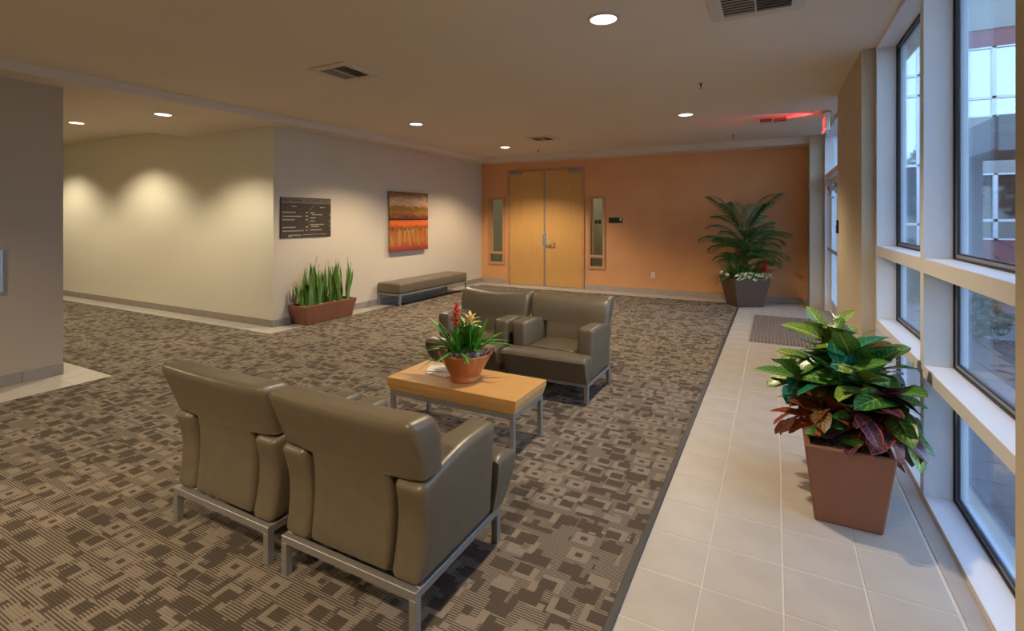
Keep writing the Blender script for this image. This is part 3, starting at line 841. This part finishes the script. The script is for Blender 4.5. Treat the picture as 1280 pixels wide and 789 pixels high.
obj('canvas', bx(-.022, .022, -.535, .535, -.245, .245, bev=.003), paint_mat('upper_canvas_paint', True), pt, loc=(.06, 0, .292))
obj('canvas', bx(-.022, .022, -.535, .535, -.28, .28, bev=.003), paint_mat('lower_canvas_paint', False), pt, loc=(.06, 0, -.256))
obj('joint_board', bx(.03, .076, -.53, .53, .024, .046), M['dark'], pt)

o = tag(obj('wall_plate', bx(0, .03, -.10, .10, -.19, .19, bev=.004), M['steel'], None, loc=(XL + .001, 1.722, 1.03)), 'grey metal wall plate cut off by the left edge of the photo', 'wall plate')
# right-hand wall bits
gs = thing('room_sign', 'small dark green room sign on the terracotta wall right of the double door', 'sign', (-2.865, YB, 1.445))
obj('plate', bx(-.14, .14, -.016, -.002, -.055, .055, bev=.003), M['green_sign'], gs)
obj('insert', bx(.09, .125, -.019, -.016, -.01, .045), M['white_plate'], gs)
ot = thing('wall_outlet', 'ivory electrical outlet low on the terracotta wall', 'outlet', (-2.11, YB, .367))
obj('cover_plate', bx(-.038, .038, -.010, -.001, -.06, .06, bev=.003), M['white_plate'], ot)
for z in (-.022, .022): obj('socket', bx(-.014, .014, -.012, -.009, z - .013, z + .013, bev=.002), M['white'], ot)
cr_ = thing('card_reader', 'small dark card reader on the edge of the tan pier by the glazed door', 'card reader', (XW, 6.44, 1.40))
obj('body', bx(-.022, -.001, -.035, .035, -.07, .07, bev=.004), M['dark'], cr_)
obj('indicator', bx(-.024, -.022, -.02, .02, .02, .05), M['white_plate'], cr_)

# mat by the door
t = thing('door_mat', 'ribbed grey brown entrance mat on the tiles by the glazed door', 'mat', (.11, 7.60, .0))
obj('base', bx(-.385, .385, -.92, .92, .001, .008, bev=.002), M['base_tile'], t)
q = nb()
for k in range(20):
    x = -.37 + k * .0385; box(q, x, x + .022, -.91, .91, .008, .015)
obj('ribs', q, mat('mat_rib', (.15, .115, .095), .9), t, kind='stuff')

# ------------------------------------------------------------------ plants
def blade(L, w, nu=8, nv=4, arch=.25, fold=.25, tip=1.0, lobes=0.0, base=.12, shape='ellipse', wave=0.0, seed=0):
    """leaf along +x, face up; uv for the veins"""
    bm = nb(); uv = bm.loops.layers.uv.new('uv'); rows = []
    for i in range(nu + 1):
        u = i / nu
        if shape == 'ellipse':
            wd = math.sin(PI * min(1, (u * (1 - base) + base * .35)) ** .85) ** .8 if 0 < u < 1 else (.10 if u == 0 else .03)
            if u == 0: wd = .10
            wd = max(.03, wd)
        elif shape == 'strap': wd = (min(1, .6 + u * 1.2)) * (1 - max(0, (u - .45) / .55) ** 1.8) + .02
        else: wd = (.55 + .55 * math.sin(PI * min(1, u * 1.05)) ** .7) * (1 - max(0, (u - .55) / .45) ** 1.6) + .02
        if lobes: wd *= 1 - lobes * math.exp(-((u - .45) / .09) ** 2)
        row = []
        for j in range(nv + 1):
            v = j / nv * 2 - 1
            y = v * wd * w / 2
            z = fold * abs(y) - arch * L * u * u + wave * math.sin(u * 9 + seed + (0 if v > 0 else 2)) * abs(v)
            x = L * u * (1 - .12 * arch * u)
            row.append((bm.verts.new((x, y, z)), (u, j / nv)))
        rows.append(row)
    for a, b in zip(rows, rows[1:]):
        for j in range(nv):
            f = bm.faces.new((a[j][0], b[j][0], b[j + 1][0], a[j + 1][0]))
            for l, q_ in zip(f.loops, (a[j][1], b[j][1], b[j + 1][1], a[j + 1][1])): l[uv].uv = q_
            f.smooth = True
    return bm

def meshof(name, bm, *ms):
    me = bpy.data.meshes.new(name); bm.to_mesh(me); bm.free()
    for m in ms: me.materials.append(m)
    return me

def aim(p, az, el, roll=0.0, s=1.0):
    """matrix that sends +x to azimuth/elevation"""
    return Matrix.Translation(p) @ Matrix.Rotation(az, 4, 'Z') @ Matrix.Rotation(-el, 4, 'Y') @ Matrix.Rotation(roll, 4, 'X') @ Matrix.Scale(s, 4)

def tapered_planter(w0, d0, w1, d1, h, wall=.03, inner=.05, bev=.012):
    q = nb()
    def ring(w, d, z): return [q.verts.new((sx_ * w, sy_ * d, z)) for sx_, sy_ in ((-1, -1), (1, -1), (1, 1), (-1, 1))]
    R = [ring(w0, d0, 0), ring(w1, d1, h), ring(w1 - wall, d1 - wall, h), ring(w1 - wall - .012, d1 - wall - .012, h - inner)]
    for a, b in zip(R, R[1:]):
        for i in range(4): q.faces.new((a[i], a[(i + 1) % 4], b[(i + 1) % 4], b[i]))
    q.faces.new(R[0][::-1]); q.faces.new(R[-1])
    es = [e for e in q.edges if all(v in R[0] + R[1] for v in e.verts)]
    bmesh.ops.bevel(q, geom=es, offset=bev, segments=3, affect='EDGES', profile=.5)
    return q

def mound(hx, hy, z, amp, n=16, rnd=False, sc=14):
    q = nb(); V = []
    for i in range(n + 1):
        r = []
        for j in range(n + 1):
            a, b = i / n * 2 - 1, j / n * 2 - 1
            if rnd: x, y = a * math.sqrt(1 - b * b / 2) * hx, b * math.sqrt(1 - a * a / 2) * hy
            else: x, y = a * hx, b * hy
            e_ = min(1, 3 * (1 - max(abs(a), abs(b))))
            r.append(q.verts.new((x, y, z + e_ * amp * (.6 + noise.noise(Vector((x * sc, y * sc, 3.1))) + .5 * noise.noise(Vector((x * sc * 3, y * sc * 3, 7)))))))
        V.append(r)
    for i in range(n):
        for j in range(n): q.faces.new((V[i][j], V[i + 1][j], V[i + 1][j + 1], V[i][j + 1]))
    return q

def curls(hx, hy, z, cnt, L=.06, r=.0016, rnd=False, amp=.02):
    q = nb()
    for k in range(cnt):
        x, y = random.uniform(-hx, hx), random.uniform(-hy, hy)
        if rnd and (x / hx) ** 2 + (y / hy) ** 2 > 1: continue
        a = random.uniform(0, 6.28); pts = []; zz = z + random.uniform(0, amp)
        for s in range(6):
            pts.append((x, y, zz + .012 * math.sin(s * 1.4 + a)))
            a += random.uniform(-1.1, 1.1); x += math.cos(a) * L / 5; y += math.sin(a) * L / 5
            x = max(-hx, min(hx, x)); y = max(-hy, min(hy, y))
        tube(q, pts, r, 3)
    return q

# --- croton in the terracotta planter by the window
PX, PY = .316, 3.215
cro = thing('croton_planter', 'tall terracotta planter of broad leaved green and purple croton beside the window', 'potted plant', (PX, PY, 0))
obj('planter', tapered_planter(.140, .325, .186, .372, .385, .026, .06), M['terracotta'], cro)
obj('soil', mound(.145, .33, .318, .012, 18), M['soil'], cro, True)
obj('moss', curls(.142, .325, .325, 420, .07, .002, amp=.03), M['moss'], cro, kind='stuff')
kinds = {}
for kn in ('green', 'lime', 'teal', 'red', 'purple', 'yellow'):
    kinds[kn] = [meshof('leaf', blade(.30, .135, 9, 4, .22, .30, wave=.004, seed=1), M['cr_' + kn]),
                 meshof('leaf', blade(.27, .140, 9, 4, .42, .20, wave=.006, seed=2), M['cr_' + kn]),
                 meshof('leaf', blade(.29, .130, 11, 4, .30, .28, lobes=.45, wave=.005, seed=3), M['cr_' + kn])]
# rosettes: tip position relative to the planter, leaf kind, count, elevation range, size
RS = [((-.03, .46, .76), 'lime', 9, (.2, 1.15), 1.0), ((-.20, .10, .60), 'green', 9, (-.2, .9), .95),
      ((.00, .00, .62), 'teal', 9, (.3, 1.2), 1.1), ((.16, .16, .66), 'green', 10, (.0, .95), 1.05),
      ((.22, -.06, .60), 'green', 9, (-.15, .6), 1.0), ((.15, -.16, .50), 'purple', 10, (-.9, .2), .95),
      ((.27, .00, .52), 'purple', 9, (-1.0, .2), .95), ((-.05, -.24, .44), 'green', 7, (-.1, .9), .62),
      ((-.14, .00, .47), 'red', 8, (-.5, .5), .8), ((.06, .14, .74), 'green', 8, (.4, 1.3), 1.0),
      ((.03, -.12, .50), 'red', 7, (-.7, .6), .8), ((.12, .40, .70), 'yellow', 8, (.1, 1.1), .95),
      ((.07, -.25, .43), 'purple', 6, (-.9, .2), .7), ((-.12, .30, .62), 'lime', 8, (.0, .8), .95),
      ((.10, -.04, .66), 'lime', 6, (.2, .9), .85), ((-.04, .22, .62), 'green', 8, (.1, .9), 1.0), ((.20, .34, .58), 'purple', 8, (-.6, .5), .95),
      ((-.10, -.10, .54), 'yellow', 6, (-.2, .7), .8), ((-.05, -.10, .50), 'red', 9, (-.3, 1.0), .85), ((.08, .02, .52), 'teal', 8, (-.2, 1.0), .95),
      ((-.08, .16, .52), 'red', 8, (-.3, .8), .9), ((.06, .26, .54), 'green', 9, (-.2, .9), 1.0), ((-.15, -.12, .46), 'red', 7, (-.4, .7), .8),
      ((.12, -.10, .54), 'purple', 9, (-.3, 1.0), .9), ((-.02, .34, .66), 'green', 8, (.1, 1.2), 1.0)]
for (p, kn, cnt, (e0, e1), sz) in RS:
    p = Vector(p)
    b0 = Vector((max(-.10, min(.10, p.x * .5)), max(-.26, min(.26, p.y * .7)), .31))
    mid_ = (b0 + p) / 2 + Vector((random.uniform(-.02, .02), random.uniform(-.02, .02), .02))
    obj('stem', tube(nb(), [b0, mid_, p], .008, 6, .6), M['stem'], cro, True)
    ph = random.uniform(0, 6.28)
    for k in range(cnt):
        az = ph + k * 2.399
        f_ = (k + .5) / cnt
        el = e0 + (e1 - e0) * f_ + random.uniform(-.12, .12)
        q = p - Vector((0, 0, .06 * (1 - f_)))
        s = sz * random.uniform(.85, 1.1) * (1.0 - .15 * f_)
        # keep blades off the mullion plane
        tipx = PX + q.x + math.cos(az) * math.cos(el) * .30 * s
        if tipx > .70:
            az = az + PI if PX + q.x > .55 else az + .9
            if PX + q.x + math.cos(az) * math.cos(el) * .30 * s > .70: s *= .6
        # hanging blades clear the planter rim
        for _ in range(12):
            tx, ty, tz = q.x + math.cos(az) * math.cos(el) * .28 * s, q.y + math.sin(az) * math.cos(el) * .28 * s, q.z + math.sin(el) * .28 * s - .06 * s
            if tz < .42 and abs(tx) < .23 and abs(ty) < .42: el += .15
        share('leaf', random.choice(kinds[kn if random.random() < .85 else random.choice(('green', 'teal', 'lime', 'green'))]), cro, mat4=aim(q, az, el, random.uniform(-.55, .55), s))

# drooping purple leaves on the window side
for (p, az, el, s, kn) in (((.17, -.10, .62), .15, -.35, .62, 'purple'), ((.20, -.16, .56), -.15, -.75, .66, 'purple'), ((.18, -.02, .58), .5, -.6, .70, 'purple'), ((.22, -.06, .52), .2, -1.0, .72, 'purple'),
                           ((.12, -.18, .58), -.5, -.5, .75, 'purple'), ((.24, .06, .56), .7, -.8, .66, 'purple'), ((.16, -.20, .50), -.6, -1.0, .70, 'red'), ((.24, -.02, .60), .9, -.3, .55, 'green'),
                           ((.10, -.14, .62), .1, -.1, .85, 'purple'), ((.26, -.10, .46), .35, -1.05, .62, 'purple'), ((.05, -.22, .52), -1.2, -.7, .70, 'purple')):
    for _ in range(12):
        tx, ty, tz = p[0] + math.cos(az) * math.cos(el) * .28 * s, p[1] + math.sin(az) * math.cos(el) * .28 * s, p[2] + math.sin(el) * .28 * s - .06 * s
        if tz < .42 and abs(tx) < .22 and abs(ty) < .42: el += .15
    share('leaf', random.choice(kinds[kn]), cro, mat4=aim(Vector(p), az, el, random.uniform(-.5, .5), s))

# --- snake plants in a long planter at the left wall
sn = thing('snake_plant_planter', 'low rectangular terracotta planter of upright snake plants against the beige wall', 'potted plant', (-5.865, 5.225, 0))
obj('planter', tapered_planter(.140, .42, .172, .49, .27, .022, .035, .010), M['terracotta'], sn)
obj('bark_mulch', mound(.138, .455, .238, .014, 24), M['chip'], sn, True)
sv = [meshof('leaf', blade(.56, .054, 9, 2, .02, .5, shape='sword', wave=.006, seed=s), M['sn_leaf']) for s in range(3)]
sv += [meshof('leaf', blade(.48, .052, 9, 2, .10, .5, shape='sword', wave=.008, seed=s), M['sn_leaf']) for s in (4, 5)]
for k in range(58):
    y = -.40 + .80 * (k / 57) + random.uniform(-.03, .03); x = random.uniform(-.10, .10)
    el = PI / 2 - abs(random.gauss(0, .20)); az = random.uniform(0, 6.28)
    if az > 2.2 and az < 4.1: el = PI / 2 - .05
    s = random.choice((.55, .75, .85, .95, 1.05, 1.15)) * random.uniform(.9, 1.1)
    if k == 16: s, el = 1.50, PI / 2 - .02
    if k == 0: az, el, s = -PI / 2, 1.1, .85
    if k == 57: az, el, s = PI / 2, 1.25, .9
    share('leaf', random.choice(sv), sn, mat4=aim(Vector((x, y, .235)), az, el, random.uniform(0, 6.28), s))

# --- bromeliad bowl on the table
bw = thing('bromeliad_bowl', 'glazed orange clay bowl of bromeliads with red and cream flowers on the table', 'potted plant', (-1.885, 2.90, .388))
obj('bowl', lathe(nb(), [(.098, 0), (.104, .004), (.106, .022), (.098, .032), (.112, .05), (.183, .178), (.188, .186), (.184, .190), (.172, .184), (.160, .160), (.02, .155)], 48), M['clay'], bw, True)
obj('soil', mound(.158, .158, .150, .02, 16, True), M['soil'], bw, True)
obj('moss', curls(.15, .15, .170, 330, .06, .0022, True, .03), M['moss'], bw, kind='stuff')
st_ = [meshof('leaf', blade(.31, .040, 10, 2, a, .4, shape='strap', seed=i), M['strap_leaf']) for i, a in enumerate((.12, .35, .65))]
cen = [(-.045, -.01), (.05, .02), (.0, .05), (-.01, -.06)]
for k in range(56):
    c = cen[k % 4]; az = k * 2.399 + random.uniform(-.2, .2)
    el = random.choice((1.3, 1.1, .9, .65))
    i = 0 if el > 1.0 else random.choice((1, 1, 2))
    share('leaf', st_[i], bw, mat4=aim(Vector((c[0], c[1], .165)), az, el, random.uniform(-.2, .2), random.uniform(.62, .95)))
for k in range(16):
    c = cen[k % 4]
    share('leaf', st_[0], bw, mat4=aim(Vector((c[0] * 1.4, c[1] * 1.4, .165)), k * 2.399, random.uniform(.85, 1.35), random.uniform(-.3, .3), random.uniform(.85, 1.12)))
for az, el, s in ((PI + .55, .55, 1.15), (PI + .75, .35, .95), (.55, .75, 1.05), (PI + .2, .25, .8), (.2, .95, 1.0)):
    share('leaf', st_[2], bw, mat4=aim(Vector((0, 0, .17)), az, el, 0, s))
br = meshof('bract', blade(.072, .028, 5, 2, .25, .4), M['red_flower'])
bc_ = meshof('bract', blade(.098, .028, 5, 2, .40, .4), M['cream_flower'])
bo_ = meshof('bract', blade(.062, .022, 5, 2, .3, .4), M['orange_flower'])
def spike(parent, base, h, me, n, rise, spread, name='flower', sc=1.0):
    f_ = obj(name, tube(nb(), [(0, 0, 0), (0, 0, h)], .006, 6), M['strap_leaf'], parent, True, loc=base)
    for k in range(n):
        u = k / max(1, n - 1)
        share('bract', me, f_, mat4=aim(Vector((0, 0, h - rise + rise * u)), k * 2.4, spread + (1.35 - spread) * u, 0, sc * (1 - .35 * u)))
    return f_
spike(bw, (-.055, -.03, .17), .315, br, 20, .13, .5)['label'] = 'tall red flower spike'
spike(bw, (.06, -.03, .17), .255, bc_, 16, .05, .35)['label'] = 'cream star shaped flower'
spike(bw, (.01, .06, .17), .225, bo_, 10, .05, .5)['label'] = 'small orange flower'

# --- palm in the corner
pm = thing('palm_planter', 'dark bronze square planter with a palm, red bromeliads and white flowers in the back corner', 'potted plant', (-.455, 9.415, 0), YAW)
obj('planter', tapered_planter(.215, .215, .31, .31, .485, .025, .05), M['bronze'], pm)
obj('soil', mound(.265, .265, .435, .02, 12), M['soil'], pm, True)
def frond(L, arch, n=22, lw=.017, ll=.34, droop=.75):
    bm = nb(); pts = []
    for i in range(13):
        u = i / 12; pts.append(Vector((L * u * (1 - .25 * arch * u * u), 0, -arch * L * .75 * u ** 2.4)))
    tube(bm, pts, .008, 4, .25)
    for i in range(n):
        u = .22 + .78 * i / (n - 1); k = u * 12; a = pts[min(11, int(k))]; b = pts[min(12, int(k) + 1)]; p = a.lerp(b, k - int(k) if int(k) < 12 else 1)
        l = ll * (math.sin(PI * (.12 + .83 * (u - .22) / .78)) ** .6)
        for s in (-1, 1):
            d = Vector((.62, s * .80, .10)).normalized(); d2 = Vector((.55, s * .65, -droop)).normalized()
            m1 = p + d * l * .55; m2 = m1 + d2 * l * .5; w = lw / 2 * Vector((1, 0, .35)).normalized()
            v = [bm.verts.new(p - w * .5), bm.verts.new(p + w * .5), bm.verts.new(m1 + w), bm.verts.new(m1 - w), bm.verts.new(m2)]
            bm.faces.new((v[0], v[1], v[2], v[3]) if s < 0 else (v[3], v[2], v[1], v[0])); bm.faces.new((v[3], v[2], v[4]) if s < 0 else (v[4], v[2], v[3]))
    return bm
fr_ = [meshof('frond', frond(.95, .30), M['palm_leaf']), meshof('frond', frond(.85, .55), M['palm_leaf']), meshof('frond', frond(.70, .75, 22), M['palm_leaf'])]
for x, y, h_ in ((0, 0, 1.25), (.06, .04, 1.0), (-.07, .03, 1.05), (.03, -.07, .9), (-.04, -.06, .85)):
    obj('stem', tube(nb(), [(x, y, .43), (x + .01, y, .7), (x * .8, y * .8, h_ * .8), (x * .6, y * .6, h_)], .018, 7, .5), M['stem'], pm, True)
# azimuths in the planter's own frame: 0 = right in the photo, pi = left
FR = [(0.15, 1.05, 1.22, 0, 1.0), (PI - .1, 1.05, 1.20, 0, .95), (.25, .55, 1.10, 1, .75), (PI + .2, .35, .95, 1, .78), (-.15, .25, .88, 1, .82), (PI - .4, .75, 1.1, 1, .75),
      (-1.2, .9, 1.1, 1, .75), (-1.9, .8, 1.05, 1, .75), (1.6, 1.2, 1.15, 0, .8), (-.7, .35, .8, 2, .8), (PI + .75, .3, .8, 2, .8), (-1.5, 1.2, 1.2, 1, .85), (.6, .9, 1.2, 1, .75), (2.3, .9, 1.2, 1, .75),
      (-.35, .7, .95, 2, .85), (PI + .45, .75, .95, 2, .8), (-1.0, .5, .75, 2, .7), (-2.1, .5, .75, 2, .7), (-1.6, .75, .9, 2, .75), (.05, .62, 1.0, 1, .95), (PI, .55, .98, 1, .9), (-.5, 1.15, 1.15, 0, .8), (PI + .5, 1.1, 1.15, 0, .8), (-1.1, 1.0, 1.0, 1, .7), (-2.4, .9, .85, 1, .7), (-.3, .9, .8, 2, .8)] + [(k * 2.399, .55 + .09 * (k % 6), .62 + .05 * (k % 9), 1 + k % 2, .55 + .04 * (k % 5)) for k in range(22)]
for az, el, z, i, s in FR:
    share('frond', fr_[i], pm, mat4=aim(Vector((0, 0, z)), az, el, random.uniform(-.15, .15), s))
gl = [meshof('leaf', blade(.34, .030, 8, 2, a, .4, shape='strap', seed=i), M['grass_leaf']) for i, a in enumerate((.25, .5, .8))]
for k in range(150):
    cx_, cy_ = random.choice(((-.16, -.12), (.16, -.10), (0, -.08), (.18, 0), (-.18, .02), (.02, -.12)))
    share('leaf', random.choice(gl), pm, mat4=aim(Vector((cx_, cy_, .44)), random.uniform(0, 6.28), random.uniform(.5, 1.45), 0, random.uniform(.7, 1.45)))
spike(pm, (.20, -.29, .44), .30, br, 34, .17, .30, sc=1.9)['label'] = 'bright red flower spike on the right'
spike(pm, (-.17, -.12, .44), .48, br, 10, .10, .3, sc=1.3)['label'] = 'small dull red flower on the left'
q = nb()
def petal_ball(c, r, n):
    for k in range(n):
        d = Vector((random.gauss(0, 1), random.gauss(0, 1), random.gauss(0, 1))).normalized(); p = Vector(c) + d * r * random.uniform(.6, 1)
        u = d.orthogonal().normalized() * r * .42; w = d.cross(u).normalized() * r * .42
        q.faces.new([q.verts.new(p + x) for x in (u, w, -u, -w)])
for k in range(64):
    s = random.uniform(-1, 1); petal_ball((.27 * s + random.uniform(-.03, .03), -.30 + random.uniform(-.05, .06), .50 + random.uniform(-.03, .085) * (1.2 - abs(s) * .4)), .028, 7)
for c in ((-.44, -.10, .575), (-.37, -.20, .54)): petal_ball(c, .040, 14)
obj('white_flowers', q, M['white_leaf'], pm, kind='stuff')
q = nb(); tube(q, [(-.22, -.1, .45), (-.34, -.12, .56), (-.44, -.10, .575)], .003, 4); tube(q, [(-.2, -.18, .45), (-.30, -.2, .52), (-.37, -.2, .54)], .003, 4)
obj('trailing_stem', q, M['stem'], pm)

# ------------------------------------------------------------------ outside the windows
gr = ST('ground', bx(.98, 26, -20, 30, -.22, -.07), M['walk'])
pv = ST('ground_paving', bx(.98, 3.4, .2, 8.2, -.07, -.032), M['sand'])
_k = 0
pm_ = meshof('paver', box(nb(), -.146, .146, -.146, .146, -.02, 0, .004), M['paver'])
for j in range(27):
    for i in range(8):
        share('paver', pm_, pv, (1.14 + i * .30, .38 + j * .30 - .0, -.022 + random.uniform(-.001, .001)))

YF = 14.0
bl = thing('building_wing', 'grey stucco wing of the building across the paved court with a red band', 'building', (5.5, YF, -.07))
def bp(n, x0, x1, y0, y1, z0, z1, m): return obj(n, bx(x0 - 5.5, x1 - 5.5, y0 - YF, y1 - YF, z0 + .07, z1 + .07), m, bl)
bp('wall', 1.0, 12, YF + .1, YF + .6, -.05, 7.5, M['stucco'])
bp('wall', 1.0, 2.35, YF - .02, YF + .1, -.05, 7.5, M['dark_stucco'])
bp('wall', 2.86, 12, YF, YF + .1, 2.43, 3.62, M['stucco'])
bp('wall', 2.86, 12, YF, YF + .1, -.05, 1.03, M['red_band'])
bp('wall', 2.86, 3.2, YF, YF + .1, 1.03, 2.43, M['stucco'])
bp('red_band', 2.86, 12, YF - .03, YF + .1, 5.10, 5.46, M['red_band'])
bp('cornice', 2.86, 12, YF - .06, YF + .1, 5.46, 5.50, M['stucco'])
bp('wall', 2.86, 12, YF, YF + .1, 5.50, 7.5, M['stucco'])
def win(x0, x1, z0, z1, vs, hs, gm):
    f_ = nb(); fw = .035
    def b_(a, b, c, d): box(f_, a - 5.5, b - 5.5, -.02, .06, c + .07, d + .07)
    b_(x0, x0 + fw * 1.3, z0, z1); b_(x1 - fw * 1.3, x1, z0, z1); b_(x0, x1, z1 - fw, z1); b_(x0, x1, z0, z0 + fw)
    for v in vs: b_(v - fw, v + fw, z0, z1)
    for h_ in hs: b_(x0, x1, h_ - fw * .8, h_ + fw * .8)
    f = obj('window', f_, M['white_frame'], bl)
    xs = [x0] + vs + [x1]; zs = [z0] + hs + [z1]
    for a, b in zip(xs, xs[1:]):
        for c, d in zip(zs, zs[1:]): obj('pane', bx(a - 5.5 + fw, b - 5.5 - fw, .03, .04, c + .07 + fw * .5, d + .07 - fw * .5), M['dark_refl_glass'] if (x1 < 3 and d < 2.7) else gm, f)  # low panes take the copy with the dark reflection coloured in
win(2.86, 9.0, 3.62, 5.10, [4.08, 5.1, 6.1, 7.1, 8.1], [4.03], M['mirror_glass'])
win(3.2, 9.0, 1.03, 2.43, [4.10, 5.1, 6.1, 7.1, 8.1], [1.44], M['dark_refl_glass'])
win(2.37, 2.84, .70, 5.75, [], [1.35, 2.65, 4.2, 4.65], M['mirror_glass'])
cp = thing('entrance_canopy', 'grey concrete canopy with a square column outside the near window', 'canopy', (4.5, 11.5, -.07))
obj('beam', bx(2.63 - 4.5, 8 - 4.5, 9.0 - 11.5, 10.75 - 11.5, 2.42 + .07, 2.86 + .07), M['dark_stucco'], cp)
obj('fascia', bx(2.66 - 4.5, 8 - 4.5, 8.96 - 11.5, 9.0 - 11.5, 2.40 + .07, 2.88 + .07), M['concrete'], cp)
obj('column', bx(2.60 - 4.5, 2.90 - 4.5, 10.4 - 11.5, 10.75 - 11.5, 0, 2.42 + .07), M['dark_stucco'], cp)

leafq = nb()
for k in range(1):
    leafq.faces.new([leafq.verts.new(p) for p in ((0, 0, 0), (.5, .22, .05), (1, 0, -.05), (.5, -.22, .05))])
def foliage(parent, c, rx, ry, rz, n, s, m, name='foliage'):
    q = nb()
    for k in range(n):
        d = Vector((random.gauss(0, 1), random.gauss(0, 1), random.gauss(0, 1))).normalized(); rr = random.uniform(.55, 1) * (1 + .25 * noise.noise(d * 2.3 + Vector(c)))
        p = Vector((c[0] + d.x * rx * rr, c[1] + d.y * ry * rr, max(.03, c[2] + d.z * rz * rr)))
        u = Vector((random.gauss(0, 1), random.gauss(0, 1), random.gauss(0, 1))).normalized(); w = u.orthogonal().normalized()
        q.faces.new([q.verts.new(p + x * s) for x in (u, w * .45, -u, -w * .45)])
    return obj(name, q, m, parent, kind='stuff')
SH = [(2.35, 11.6, .40), (3.2, 12.1, .45), (4.25, 12.6, .42), (5.1, 12.1, .45), (2.1, 8.2, .40), (1.75, 12.6, .6)]
LB = ['low dark green shrub outside left of the canopy column', 'low dark green shrub outside right of the canopy column', 'low dark green shrub under the lower windows across the court', 'low dark green shrub farthest right across the court', 'small dark shrub beside the paving near the window', 'taller dark shrub at the left end of the building wing']
for (x, y, r), lb in zip(SH, LB):
    t = thing('shrub', lb, 'shrub', (x, y, -.07), 0, 'shrubs outside the windows')
    obj('stem', tube(nb(), [(0, 0, 0), (.02, 0, r * .7)], .025, 6), M['bark'], t)
    foliage(t, (0, 0, r * .85), r * 1.1, r, r * .85, 900, .045, M['shrub'])
# trees on the far side of the court, seen mirrored in the lower windows
for i, (x, y, h_) in enumerate(((4.0, -10, 5.0), (8.6, -11, 6.0), (13.2, -10, 5.2), (17.8, -11.5, 6.0), (22.4, -10, 5.0))):
    t = thing('tree', 'leafy tree across the court mirrored in the facade glass', 'tree', (x, y, -.07), 0, 'trees mirrored in the facade glass')
    obj('trunk', tube(nb(), [(0, 0, 0), (.05, .05, h_ * .35), (0, 0, h_ * .6)], .14, 8, .5), M['bark'], t)
    foliage(t, (0, 0, h_ * .58), 2.0, 1.8, h_ * .45, 2600, .16, M['shrub'])
leafq.free()
